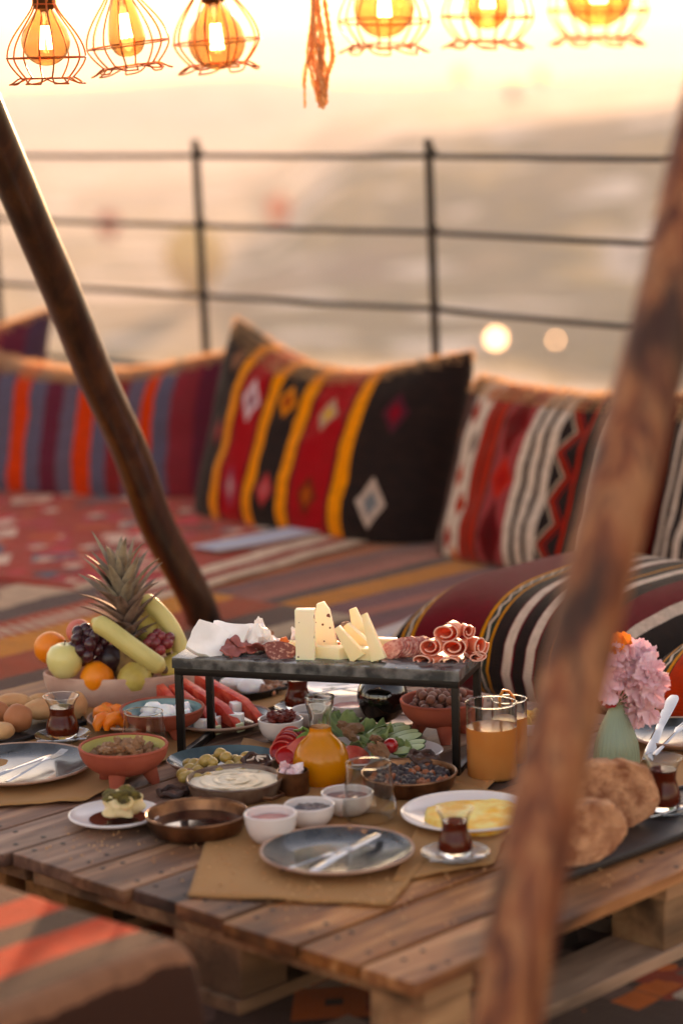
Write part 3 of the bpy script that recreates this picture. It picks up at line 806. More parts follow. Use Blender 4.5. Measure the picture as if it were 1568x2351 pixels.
def translucent(m, f, tint=None):
    nt = m.node_tree; out = [n for n in nt.nodes if n.type == 'OUTPUT_MATERIAL'][0]; b = nt.nodes['Principled BSDF']
    tr = nt.nodes.new('ShaderNodeBsdfTranslucent'); mx = nt.nodes.new('ShaderNodeMixShader'); mx.inputs[0].default_value = f
    if b.inputs['Base Color'].is_linked: nt.links.new(b.inputs['Base Color'].links[0].from_socket, tr.inputs['Color'])
    else: tr.inputs['Color'].default_value = b.inputs['Base Color'].default_value
    nt.links.new(b.outputs[0], mx.inputs[1]); nt.links.new(tr.outputs[0], mx.inputs[2]); nt.links.new(mx.outputs[0], out.inputs['Surface'])
translucent(juice_m, .5); translucent(peachj_m, .6); translucent(petal_m, .45); translucent(opetal_m, .5); translucent(lettuce_m, .3); translucent(ham_m, .25)
# ------------------------------------------------------------ vessels
def bowl_prof(h, r, rb, t=.003, foot=0, kind='round', ft=0):
    n = 9; o_ = []; i_ = []
    for k in range(n+1):
        q = k/n
        if kind == 'round': rr = rb+(r-rb)*math.sin(q*PI/2)**.9; z = h*(1-math.cos(q*PI/2))**.95
        elif kind == 'steep': rr = rb+(r-rb)*q**.45; z = h*q
        else: rr = rb+(r-rb)*q**1.0; z = h*q**1.15
        o_.append((rr, z+foot)); i_.append((max(0, rr-t), z+foot+(t if k < n else 0)*(1-q)))
    o_[-1] = (r, h+foot); i_[-1] = (r-t, h+foot)
    return [(0, foot)]+o_+[(r-t*.5, h+foot+t*.35)]+i_[::-1]+[(0, foot+t)]
def disc(r, z, amp=0, fr=60, n=32, rings=6, sd=0, dome=0):
    g = G(); vs = [(0, 0, z+dome)]; fs = []
    for j in range(1, rings+1):
        for i in range(n):
            a = 2*PI*i/n; q = r*j/rings
            x, y = q*math.cos(a), q*math.sin(a)
            vs.append((x, y, z+dome*(1-(j/rings)**2)+amp*noise.noise(Vector((x*fr+sd, y*fr, sd)))))
    for i in range(n):
        fs.append((0, 1+i, 1+(i+1) % n))
        for j in range(rings-1):
            fs.append((1+j*n+i, 1+(j+1)*n+i, 1+(j+1)*n+(i+1) % n, 1+j*n+(i+1) % n))
    return g.add(vs, fs)
def rim_ring(r, z, t=.0022, n=40):
    return G().tube([(r*math.cos(2*PI*i/n), r*math.sin(2*PI*i/n), z) for i in range(n)], t, 8, closed=True)
def plate_thing(label, xc, yc, W, dish='slate', hgt=.020, group=None, name='dinner_plate', cat='plate', sq=1):
    c = at(xc, yc, T+hgt); r = ln(W, c)/2; base = Vector((c.x, c.y, T))
    root = thing(name, label, cat, base, group=group)
    m1 = {'slate': slate_gl, 'white': white_c}[dish]
    prof = [(0, .001), (r*.62, .001), (r*.66, .003), (r*.93, hgt*.75), (r, hgt), (r*.985, hgt+.0015), (r*.96, hgt), (r*.9, hgt*.72), (r*.72, .0075), (r*.62, .0058), (0, .0056)]
    obj('dish', G().lathe(prof[5:], 56).mesh('dish', True, m1), root)
    obj('underside', G().lathe(prof[:6]+[(r*.985, hgt+.0012)], 56).mesh('underside', True, plate_ed if dish == 'slate' else white_c), root)
    obj('rim', rim_ring(r*.992, hgt+.0005, .0024, 56).mesh('rim', True, plate_ed if dish == 'slate' else white_c), root)
    return root, base, r
def vessel(name, label, cat, xc, yr, yb, W, mat, k=.5, kind='round', t=.003, inner=None, group=None, z0=None):
    b, h, r = solve(xc, yr, yb, W, k, T if z0 is None else z0)
    h = max(.012, h)
    root = thing(name, label, cat, b, rnd.random()*6, group)
    pr = bowl_prof(h, r, r*k, t, 0, kind)
    if inner:
        cut = len(pr)//2
        obj('body', G().lathe(pr[:cut+1], 44).mesh('body', True, mat), root)
        obj('lining', G().lathe(pr[cut:], 44).mesh('lining', True, inner), root)
    else: obj('body', G().lathe(pr, 44).mesh('body', True, mat), root)
    return root, b, h, r
def legged_bowl(label, xc, yr, yb, W, lining, hb_ratio=.58, rot=0, kleg=.72):
    # the bowl sits on three stout legs; yb is where the legs meet the table
    b, h, r = solve(xc, yr, yb, W, kleg)
    root = thing('terracotta_bowl', label, 'bowl', b, rot, 'three-legged terracotta bowls')
    hb = min(h*.62, r*.64); pr = bowl_prof(hb, r, r*.25, .0045, h-hb, 'round')
    cut = len(pr)//2
    obj('body', G().lathe(pr[:cut+2], 48).mesh('body', True, terra), root)
    obj('lining', G().lathe([(p[0]-.0002, p[1]-.0003) for p in pr[cut+1:-1]]+[pr[-1]], 48).mesh('lining', True, lining), root)
    obj('rim', rim_ring(r-.002, h, .003, 48).mesh('rim', True, terra), root)
    for q in range(3):
        a = 2*PI*q/3+.5
        p0 = Vector((r*.52*math.cos(a), r*.52*math.sin(a), h-hb*.80)); p1 = Vector((r*.70*math.cos(a), r*.70*math.sin(a), .004))
        obj('leg', G().tube([p0, (p0+p1)/2, p1], lambda t_: .0165-.008*t_, 14).mesh('leg', True, terra), root)
    return root, b, h, r, hb

# ------------------------------------------------------------ kraft paper sheets
def paper(label, quad, z=.0008, curl=()):
    P = [at(x, y, T) for x, y in quad]; c = sum(P, Vector())/4
    def fn(u, v, s_):
        p = P[0]*(1-u)*(1-v)+P[1]*u*(1-v)+P[2]*u*v+P[3]*(1-u)*v-c
        e = .0045*(noise.noise(Vector((p.x*14, p.y*14, z*900)))+.45)+.002*abs(noise.noise(Vector((p.x*35, p.y*22, 3+z*900))))+.010*max(0, abs(u-.5)*2-.85)*(noise.noise(Vector((p.y*12, z*400, 0)))+.5)
        e *= max(abs(u-.5), abs(v-.5), 0)**4*16
        p = p+Vector((noise.noise(Vector((u*6, v*6, 1)))*.004, noise.noise(Vector((u*6, v*6, 5)))*.004, 0))
        return (p.x, p.y, max(0, e))
    me = uv_grid('paper_sheet', fn, 30, 30, mat=kraft, thick=.0005)
    return tag(obj('paper_sheet', me, None, Vector((c.x, c.y, T+z))), label, 'paper')
paper('brown kraft paper sheet under the front blue plate', [(430, 2062), (895, 2082), (1150, 1780), (560, 1700)])
paper('brown kraft paper sheet under the left grey plate', [(-60, 1860), (200, 1842), (760, 1560), (60, 1640)], .0022)
paper('brown kraft paper under the tea glass by the tent pole', [(900, 2030), (1133, 1988), (1200, 1840), (1010, 1790)], .0030)
paper('brown kraft paper under the right hand plate', [(1420, 1840), (1620, 1830), (1620, 1700), (1440, 1690)], .0009)
for (x, y, wd) in ():
    pass

# ------------------------------------------------------------ marble stand
def stand():
    z_top = .34; FL = at(394, 1510, z_top); FR = at(1053, 1541, z_top)
    d = (FR-FL); L = d.length; rz = math.atan2(d.y, d.x); W = .172
    base = Vector((FL.x, FL.y, T)); h = z_top-T
    root = thing('serving_stand', 'low black metal stand with a grey marble top for cheese and meats', 'serving stand', base, rz)
    obj('marble_top', G().box(0, L, 0, W, h-.019, h).mesh('marble_top', True, slab_m, bev=.0012), root)
    fm = M('black_steel', (.07, .05, .045), (.05, .04, .035), rough=.4, metal=.4, ns=20, bst=.1)
    b = .0125; zt = h-.0195; zb = .0012
    for x in (.003, L-b-.003):
        for y in (.003, W-b-.003):
            obj('leg', G().box(x, x+b, y, y+b, zb, zt-b).mesh('leg', True, fm, bev=.0008), root)
        obj('foot_bar', G().box(x+.0005, x+b-.0005, .003+b, W-b-.003, zb, zb+b).mesh('foot_bar', True, fm, bev=.0008), root)
    obj('top_frame', G().box(.003, L-.003, .003, .003+b, zt-b, zt).box(.003, L-.003, W-.003-b, W-.003, zt-b, zt)
        .box(.0031, .003+b, .003+b, W-.003-b, zt-b, zt).box(L-.003-b, L-.0031, .003+b, W-.003-b, zt-b, zt).mesh('top_frame', True, fm, bev=.0008), root)
    return z_top, rz, base, L, W
ZS, SR, SB, SL, SW = stand()
def onst(x, y, dz=0): return at(x, y, ZS+dz)

# feta slabs: three thin pieces fanned out
def slab(name, mat, l, w_, t_, seed, jag=.08, sub=None):
    g = G(); n = 40; poly = []
    for i in range(n):
        a = 2*PI*i/n
        k = (abs(math.cos(a))**16+abs(math.sin(a))**16)**(-1/16)
        k *= 1+jag*(noise.noise(Vector((math.cos(a)*1.8, math.sin(a)*1.8, seed)))*1.2)
        poly.append((math.cos(a)*l/2*k, math.sin(a)*w_/2*k))
    g.prism(poly, 0, t_)
    return g.mesh(name, True, mat, bev=.0007, auto=.5)
fg = 'slices of white cheese fanned out on the marble stand'
e_ = onst(508, 1502, 0)
for k, (x, y, dy, rx, ry, rz, lb) in enumerate(((478, 1474, .0, 48, 26, .30, 'front slice of white cheese at the left end of the marble stand'), (522, 1472, .016, 44, 8, .05, 'middle slice of the white cheese fan on the marble stand'), (566, 1472, .030, 36, -8, -.10, 'rear slice of the white cheese fan beside the crumbled cheese'))):
    p = atY(x, y, e_.y+.012+dy)
    one('cheese_slice', slab('cheese_slice', feta_m, .066, .064, .011, k, .10), feta_m, lb, 'cheese', p, (R_(rx), R_(ry), rz+SR), fg)
# crumbled feta
def chunk(label, x, y, r, sx, sy, sz, seed, mat=feta_m, name='cheese_chunk', cat='cheese', group=None, lift=0, amp=.45, fr=1.6, rot=None, base=None, sub=3):
    p = base(x, y) if base else onst(x, y)
    me = G().blob(r, sub, amp, fr, sx, sy, sz, seed, flatb=-r*sz*.75).mesh(name, True, mat)
    return one(name, me, mat, label, cat, p+Vector((0, 0, r*sz*.75+lift)), rot or (0, 0, seed), group)
chunk('tall broken piece of white cheese behind the sliced meat', 598, 1492, .017, 1, .8, 1.45, 3.3, amp=.6)
chunk('pointed tip crumb of white cheese on top of the broken piece', 596, 1468, .010, .9, .8, 1.5, 5.1, lift=.012, amp=.6)
chunk('small crumb of white cheese right of the broken piece', 628, 1488, .015, 1.1, .8, .95, 8.2, amp=.6)
chunk('small crumb of white cheese behind the peppered block', 680, 1478, .011, .8, .8, 1.5, 2.2, amp=.5)
# cured meat
def meat(label, x, y, r, seed, rot, mat=cold_m, fold=1.0, lift=0):
    def fn(u, v, s_):
        a = 2*PI*u; q = r*v*(1+.18*math.sin(3*a+seed)+.08*math.sin(7*a))
        X, Y = q*math.cos(a), q*math.sin(a)
        return (X, Y, .004+fold*.35*abs(X)*math.cos(seed)+.010*noise.noise(Vector((X*60, Y*60, seed))))
    me = uv_grid('meat_slice', fn, 30, 8, mat=mat, thick=.0022)
    return one('meat_slice', me, mat, label, 'meat slice', onst(x, y)+Vector((0, 0, .004+lift)), rot)
meat('folded slice of dark cured meat hanging over the front edge of the marble', 540, 1502, .021, 1.2, (.5, .2, .3), lift=.002)
meat('crumpled dark cured meat slice in front of the crumbled cheese', 566, 1496, .026, 2.3, (.5, -.1, 1.3), fold=.8, lift=.008)
meat('lower dark cured meat slice beside the round salami', 592, 1500, .022, .7, (.2, .1, 2.5), fold=.6, lift=.002)
meat('pointed dark cured meat slice near the left end of the fan', 523, 1508, .017, 3.9, (.7, .5, .9), fold=1, lift=.002)
one('salami_slice', G().prism([(.030*math.cos(a*PI/16)*(1 if a < 17 else .92), .027*math.sin(a*PI/16)*(1 if a > 15 else .55)) for a in range(32)], 0, .004).mesh('salami_slice', True, salami_m, bev=.001), salami_m,
    'half round salami slice leaning left of the peppered cheese block', 'salami', onst(644, 1508)+Vector((0, 0, .013)), (R_(48), R_(10), .1))
def walnut_mesh(seed):
    g = G()
    bm = bmesh.new(); bmesh.ops.create_icosphere(bm, subdivisions=3, radius=1)
    vs = []
    for v in bm.verts:
        d = v.co.normalized()
        k = .92+.25*noise.noise(d*2.1+Vector((seed*5, 0, 0)))+.55*abs(noise.noise(d*3.6+Vector((seed*3, 1, 0))))-.18*math.exp(-(d.x*6)**2)
        vs.append((d.x*k*1.05, d.y*k*.75, d.z*k*.52))
    fs = [tuple(v.index for v in f.verts) for f in bm.faces]; bm.free()
    return G().add(vs, fs).mesh('walnut_half', True, walnut_m)
WN = [walnut_mesh(s_) for s_ in range(4)]
def walnut(p, r, label, rot=None, group=None):
    return one('walnut_half', WN[rnd.randrange(4)], walnut_m, label, 'walnut', p, rot or (rnd.uniform(-.7, .7), rnd.uniform(-.7, .7), rnd.random()*6), group, r)
walnut(onst(606, 1486)+Vector((0, 0, .022)), .0165, 'walnut half on the stand in front of the white crumbs', (.6, .1, .4))
walnut(onst(745, 1486)+Vector((0, .03, .028)), .013, 'walnut half behind the tall wedge on the stand')
walnut(onst(793, 1484)+Vector((0, .03, .030)), .012, 'walnut half peeking over the yellow cheese wedges')
apr = M('dried_apricot', (.93, .46, .12), (.85, .36, .08), rough=.45, ns=30, sss=.2)
chunk('dried apricot standing between the crumbs and the peppered cheese', 652, 1490, .011, 1.1, .6, 1.1, 1, apr, 'dried_apricot', 'apricot', amp=.3)
chunk('dried apricot on the marble to the right of the tall wedge', 768, 1490, .013, 1.1, .8, .7, 2, apr, 'dried_apricot', 'apricot', amp=.2)
chunk('small cube of yellow cheese behind the salami slice', 672, 1494, .009, 1, 1, 1.2, 6, cheese_m, 'cheese_cube', 'cheese', amp=.2)
# peppered cheese: a tall block and a tall wedge
def wedge(pts2, th, mat, name='cheese_wedge', bev=.0008):
    return G().prism(pts2, -th/2, th/2).mesh(name, True, mat, bev=bev)
p = onst(703, 1514)
hh = ln(118, p)
one('cheese_block', G().box(-.0165, .0165, -.009, .012, 0, hh*.99).mesh('cheese_block', True, pepper_m, bev=.0008), pepper_m, 'tall upright block of cheese with brown peppercorns on the stand', 'cheese', p+Vector((0, .004, 0)), (0, 0, SR+.12))
p = onst(745, 1500)
one('cheese_wedge', wedge([(-.018, 0), (.030, 0), (.014, .074), (.004, .088), (-.008, .084)], .016, pepper_m), pepper_m, 'tall pointed wedge of peppered cheese leaning on the upright block', 'cheese', p+Vector((-.004, .02, 0)), (R_(86), 0, SR+.15))
p = onst(767, 1512)
one('cheese_wedge', wedge([(-.036, -.006), (.012, -.013), (.040, .008), (.028, .016), (-.032, .012)], .0205, cheese_m), cheese_m, 'flat lying wedge of pale cheese at the foot of the tall wedge', 'cheese', p+Vector((0, .004, .0103)), (0, 0, SR+.05))
for (x, y, w_, h_, ry, rz, lb, dy) in ((822, 1516, .026, .066, -34, .1, 'yellow cheese wedge leaning left beside the flat lying wedge', 0), (842, 1508, .028, .060, -38, 0, 'yellow cheese wedge in the middle of the leaning group', .026),
                                   (868, 1517, .022, .084, -17, .05, 'long thin yellow cheese wedge leaning left, front of the group', -.006), (836, 1500, .03, .070, -16, .1, 'yellow cheese wedge tip at the back of the leaning group', .045)):
    p = onst(x, y)
    one('cheese_wedge', wedge([(-w_/2, 0), (w_/2+.004, 0), (w_/2*.3, h_), (-w_*.2, h_*.99)], .016, cheese_m), cheese_m, lb, 'cheese', p+Vector((0, dy, .003)), (R_(84), R_(ry), SR+rz), 'yellow cheese wedges leaning on each other')
one('cheese_wedge', wedge([(-.02, -.01), (.025, -.008), (.024, .010), (-.018, .010)], .018, cheese_m), cheese_m, 'yellow cheese piece lying behind the leaning wedges', 'cheese', onst(880, 1494)+Vector((0, .02, .009)), (0, 0, SR))
one('cheese_wedge', wedge([(-.026, -.012), (.026, -.015), (.026, .008), (-.018, .010)], .020, cheese_m), cheese_m, 'yellow cheese piece lying under the leaning wedges', 'cheese', onst(842, 1516)+Vector((0, .01, .0105)), (0, 0, SR-.05))
# a fan of thin sausage slices
sg_m = M('thin_sausage', (.80, .60, .54), (.62, .26, .22), rough=.5, ns=130, bst=.3)
for k in range(10):
    p = onst(902+k*7.5, 1512-k*.6)+Vector((0, .012, .014))
    one('sausage_slice', G().prism([(.022*math.cos(a*PI/10), .019*math.sin(a*PI/10)*(1+.1*math.sin(a+k))) for a in range(20)], 0, .0022).mesh('sausage_slice', True, sg_m, bev=.0006), sg_m,
        'thin sausage slice in the overlapping row left of the ham rolls', 'sausage slice', p, (R_(52+rnd.uniform(-8, 8)), R_(-30+rnd.uniform(-6, 6)), SR+rnd.uniform(-.1, .1)), 'thin sausage slices overlapping on the stand')
# ham rolls
HY = onst(1035, 1512).y+.012
def ham_roll(label, x, y, r, yy, yaw, ov=1.0, L=.055, sw=0):
    pts = []
    n = 34
    for i in range(n):
        q = i/(n-1); a = -q*2.05*2*PI*.78+sw
        rr = r*(1-.62*q)
        pts.append((rr*math.cos(a), rr*math.sin(a)*ov))
    def fn(u, v, s_):
        i = u*(n-1); i0 = min(int(i), n-2); f = i-i0
        X = pts[i0][0]*(1-f)+pts[i0+1][0]*f; Z = pts[i0][1]*(1-f)+pts[i0+1][1]*f
        k = 1-.8*max(0, (v-.55)/.45)**1.6+.04*math.sin(u*9+v*3)
        return (X*k, -L/2+L*v+.002*math.sin(u*11), Z*k)
    me = uv_grid('ham_roll', fn, 60, 6, mat=ham_m, thick=.0016)
    p = atY(x, y, HY+yy)
    root = one('ham_roll', me, ham_m, label, 'ham roll', p, (R_(-4), 0, yaw+SR), 'rolled ham slices piled at the right end of the stand')
    fr_ = [Vector((pts[i][0], -L/2-.0006+.002*math.sin(i/(n-1)*11), pts[i][1])) for i in range(n)]
    obj('fat_rim', G().tube(fr_, .0013, 5).mesh('fat_rim', True, hamfat_m), root)
    return root
ham_roll('ham roll in the front row at the left of the pile', 988, 1511, .0225, -.01, -.25, .55, sw=.5)
ham_roll('ham roll in the front row at the right of the pile', 1038, 1515, .0245, -.012, .1, .50, sw=.2)
ham_roll('ham roll in the middle row at the left of the pile', 998, 1480, .0215, .004, -.1, .85, sw=1.1)
ham_roll('ham roll in the middle row at the centre of the pile', 1047, 1481, .0235, .003, .05, .75, sw=.9)
ham_roll('topmost large ham roll of the pile', 1033, 1448, .0255, .012, -.1, .72, sw=1.4)
ham_roll('upright ham roll at the right side of the pile', 1084, 1479, .0165, .014, .8, 1.25, sw=.2)
ham_roll('small ham roll at the top right of the pile', 1066, 1444, .012, .02, .5, 1.2, sw=.4)
ham_roll('flat folded ham roll at the right edge of the marble', 1082, 1503, .020, .012, .6, .45, sw=2.0)

# ------------------------------------------------------------ fruit bowl
def fruit():
    b, h, r = solve(276, 1540, 1632, 352, .30)
    root = thing('fruit_bowl', 'wide pale pink clay bowl heaped with fruit at the far left', 'bowl', b)
    obj('body', G().lathe(bowl_prof(h, r, r*.55, .007, 0, 'round'), 64, sq=.55).mesh('body', True, clay_pink), root)
    return b, h, r
FB, FH, FR_ = fruit()
def inb(x, y, dy, z):                 # photo position, metres towards the back, height above table
    p = at(x, y, T+z); return p
def ball(name, mat, label, cat, x, y, Y, rp, sz=1, amp=.03, prof=None, rot=None, group=None):
    p = atY(x, y, Y); r = ln(rp, p)
    if prof: me = G().lathe([(a*r, (q)*r) for a, q in prof], 28).mesh(name, True, mat)
    else: me = G().blob(r, 4, amp, 1.2, 1, 1, sz, x).mesh(name, True, mat)
    return one(name, me, mat, label, cat, p, rot, group), p, r
YF = FB.y
ball('orange', orange_m, 'whole orange at the left edge of the fruit bowl', 'orange', 117, 1487, YF+.02, 38)
o_, p_, r_ = ball('apple', apple_m, 'green apple with a short stalk at the left front of the fruit bowl', 'apple', 150, 1517, YF-.045, 43, prof=[(0, -.86), (.3, -.93), (.62, -.80), (.88, -.42), (1, .05), (.95, .42), (.74, .76), (.4, .92), (.16, .88), (0, .74)])
obj('stalk', G().tube([(0, 0, r_*.75), (.001, 0, r_*.95), (.003, 0, r_*1.12)], .0012, 6).mesh('stalk', True, stem_m), o_)
ball('peach', peach_m, 'pink peach behind the dark grapes', 'peach', 182, 1450, YF+.02, 29)
ball('orange', orange_m, 'smaller orange at the front rim of the fruit bowl', 'orange', 224, 1556, YF-.05, 39)
ball('plum', plum_m, 'black plum between the dark grapes and the pear', 'plum', 256, 1512, YF-.03, 33)
pearp = [(0, -.95), (.35, -.98), (.75, -.75), (.98, -.3), (.96, .1), (.72, .48), (.42, .78), (.22, 1.0), (.1, 1.06), (0, 1.0)]
o_, p_, r_ = ball('pear', pear_m, 'yellow pear with a stalk at the front rim of the fruit bowl', 'pear', 309, 1553, YF-.05, 41, prof=pearp, rot=(R_(-10), R_(-6), 0))
obj('stalk', G().tube([(0, 0, r_*.98), (.002, 0, r_*1.3), (-.004, 0, r_*1.6)], .0016, 6).mesh('stalk', True, stem_m), o_)
ball('pear', pear_m, 'yellow pear at the right side of the fruit bowl, half behind the stand leg', 'pear', 397, 1530, YF-.02, 32, prof=pearp, rot=(R_(8), R_(20), 0))
ball('melon', pear_m, 'round yellow melon behind the pineapple leaves', 'melon', 338, 1447, YF+.04, 40)
def bunch(label, pts, Y, rp, mat, group):
    c = atY(pts[0][0], pts[0][1], Y)
    root = thing('grape_bunch', label, 'grapes', c)
    st = []
    for k, (x, y, dy) in enumerate(pts):
        p = atY(x, y, Y+dy)-c
        if k == 0:
            me = G().blob(ln(rp, c), 3, .03, 1, 1, 1, 1.1).mesh('grape', True, mat); bm_ = me
        s_ = rnd.uniform(.88, 1.1)
        obj('grape', bm_, root, p, (rnd.random(), rnd.random(), rnd.random()), s_); st.append(p)
    mid = sum(st, Vector())/len(st)+Vector((0, .012, .01))
    g = G()
    for q in st: g.tube([mid, (mid+q)/2+Vector((0, .002, .004)), q], .0011, 5)
    obj('stalk', g.mesh('stalk', True, stem_m), root)
g1 = [(186, 1494, 0), (177, 1468, .01), (208, 1480, 0), (202, 1506, .0), (218, 1462, .02), (226, 1492, .015), (188, 1473, .02), (203, 1456, .03), (228, 1520, .02), (212, 1526, .015), (240, 1474, .03), (170, 1486, .012), (190, 1516, .012), (240, 1500, .03), (224, 1444, .035), (196, 1444, .035), (180, 1450, .03)]
bunch('bunch of dark purple grapes in the middle of the fruit bowl', g1, YF-.055, 15.5, grape_m, None)
g2 = [(369, 1493, 0), (385, 1478, .01), (360, 1478, .01), (350, 1466, .02), (372, 1462, .02), (390, 1464, .02), (342, 1476, .015), (350, 1490, .02), (376, 1480, .02), (362, 1455, .03)]
bunch('bunch of red grapes at the right of the fruit bowl', g2, YF-.05, 12.5, grape2_m, None)
def banana(label, pts, Y, rp, dy=0, name='banana'):
    P = [atY(x, y, Y+d) for x, y, d in pts]; c = P[len(P)//2].copy(); P = cr([q-c for q in P], 8); r = ln(rp, c)
    def rad(t): return r*min(1, (min(t, 1-t)*7+.25))**.7 if .04 < t < .97 else r*.34
    me = G().tube(P, rad, 7).mesh(name, True, banana_m)
    me2 = me
    root = thing('banana', label, 'banana', c)
    o = obj('peel', me, root)
    o.modifiers.new('sub', 'SUBSURF').levels = 1; o.modifiers[0].render_levels = 2
    obj('tip', G().blob(r*.4, 2, .1, mat=Matrix.Translation(P[-1])).mesh('tip', True, stem_m), root)
banana('long pale banana lying across the front of the fruit bowl', [(212, 1423, .0), (250, 1446, -.01), (300, 1483, -.02), (345, 1515, -.025), (378, 1538, -.02)], YF-.075, 25)
banana('banana arching at the back right of the fruit bowl', [(322, 1372, .06), (352, 1392, .05), (388, 1432, .04), (412, 1480, .03), (424, 1530, .02)], YF-.03, 22)
banana('banana curving close inside the arching one', [(318, 1392, .07), (345, 1415, .06), (370, 1450, .05), (388, 1500, .04)], YF-.02, 18)
# pineapple: only the crown of dry leaves stands out
def pineapple():
    base = atY(297, 1462, YF-.01); top = atY(272, 1300, YF+.0)
    ax = (top-base).normalized()
    c = base-ax*.03
    root = thing('pineapple', 'pineapple whose tall crown of dry grey green leaves rises from the fruit bowl', 'pineapple', c)
    body = G().blob(.045, 3, .04, 3, 1, 1, 1.1, mat=Matrix.Translation(ax*-.02))
    obj('body', body.mesh('body', True, M('pineapple_skin', (.5, .38, .2), (.36, .26, .14), rough=.7, ns=60, bst=.8, bd=.003)), root)
    n = 50; px_ = ax.cross(Vector((0, 1, 0))).normalized(); py_ = ax.cross(px_)
    for k in range(n):
        q = k/(n-1); a = k*2.39996; zz = .015+q*.135
        outd = px_*math.cos(a)+py_*math.sin(a)
        L = .052+.045*math.sin(q*PI*.9)+rnd.uniform(-.01, .015) if q < .8 else .085+rnd.uniform(-.01, .02)
        if q < .25: L = .04+rnd.uniform(0, .015)
        spread = 1.05-.75*q+rnd.uniform(-.12, .12)
        wd = (.0150 if q < .75 else .0110)*rnd.uniform(.85, 1.15)
        curl = rnd.uniform(.1, .9)*(1 if q < .7 else .6)*rnd.choice((1, 1, 1, 1.8))
        org = ax*zz+outd*.010
        vs = []; m = 9
        pos = org.copy(); dirn = (ax*math.cos(spread)+outd*math.sin(spread)).normalized()
        side = dirn.cross(ax).normalized() if dirn.cross(ax).length > .01 else px_
        tw = rnd.uniform(-.35, .35)
        for i in range(m+1):
            t_ = i/m
            w2 = wd*(1.0 if t_ < .25 else (1-(t_-.25)/.75)**.8)*(.8+.2*min(1, t_*6))+.0003
            nrm = side.cross(dirn).normalized()
            sd = (side*math.cos(tw*t_)+nrm*math.sin(tw*t_))
            cup = nrm*w2*.45
            vs += [pos-sd*w2+cup, pos, pos+sd*w2+cup]
            dirn = (dirn+outd*(curl*.16*t_)-ax*(curl*.10*t_)*(1 if rnd.random() > .2 else -.5)+Vector((0, 0, -.01*t_))).normalized()
            pos = pos+dirn*(L/m)
        fs = []
        for i in range(m):
            fs += [(3*i, 3*i+1, 3*i+4, 3*i+3), (3*i+1, 3*i+2, 3*i+5, 3*i+4)]
        me = bpy.data.meshes.new('leaf'); me.from_pydata([tuple(v) for v in vs], [], fs)
        bm = bmesh.new(); bm.from_mesh(me); bmesh.ops.recalc_face_normals(bm, faces=bm.faces)
        bmesh.ops.solidify(bm, geom=bm.faces[:], thickness=.0007)
        for f in bm.faces: f.smooth = True
        bm.to_mesh(me); bm.free()
        me.materials.append(pine_m if q > .5 else pine2_m)
        obj('leaf', me, root)
pineapple()

# ------------------------------------------------------------ bread tray, left
def tray(name, label, quad, mat, th=.008, cat='tray'):
    P = [at(x, y, T+th) for x, y in quad]; c = sum(P, Vector())/4; c.z = T
    root = thing(name, label, cat, c)
    g = G(); vs = [(p-c)+Vector((0, 0, -th+.001)) for p in P]+[(p-c) for p in P]
    g.add(vs, [(0, 1, 2, 3), (4, 5, 6, 7), (0, 1, 5, 4), (1, 2, 6, 5), (2, 3, 7, 6), (3, 0, 4, 7)])
    obj('slab', g.mesh('slab', True, mat, bev=.002), root)
    rp_ = [Vector(v) for v in vs[4:]]
    loop = []
    for i in range(4):
        for k in range(6): loop.append(rp_[i].lerp(rp_[(i+1) % 4], k/6)*.985+Vector((0, 0, .002)))
    obj('rim', G().tube(loop, .0035, 6, closed=True).mesh('rim', True, mat), root)
    return root
tray('bread_tray', 'black slate tray holding round bread rolls at the left edge', [(-110, 1745), (200, 1658), (150, 1600), (-110, 1625)], board_m)
def roll(label, x, yb, wpx, hpx, mat, rz=0, sy=.8, seed=0, lift=.010, sq=1):
    c = at(x, yb, T+lift); a_ = ln(wpx, c)/2; h_ = ln(hpx, c)/2
    me = G().blob(1, 4, .07, 1.3, a_, a_*sy, h_, seed).mesh('bread_roll', True, mat)
    return one('bread_roll', me, mat, label, 'bread', c+Vector((0, a_*sy*.35, h_*.95)), (0, 0, rz), 'bread rolls on the slate tray')
roll('round brown bread roll at the front of the slate tray', 44, 1682, 66, 66, bun_m, seed=1)
roll('pale bread roll in the left foreground of the slate tray', 4, 1700, 64, 42, bread_m, .2, seed=2)
roll('small brown roll behind the round one at the left edge', -2, 1662, 52, 52, bun_m, seed=3)
roll('long pale bread roll at the top left of the tray', 32, 1634, 92, 42, bread_m, -.15, .6, seed=4, lift=.02)
roll('pale bread roll behind the left tea glass', 96, 1653, 90, 48, bread_m, .15, .7, seed=5, lift=.014)
roll('flat pale roll at the far side of the tray', 95, 1618, 58, 26, bread_m, 0, .7, seed=6, lift=.02)
roll('torn upright piece of bread behind the tea glass', 180, 1650, 44, 62, bread_m, .4, .9, seed=9, lift=.008)

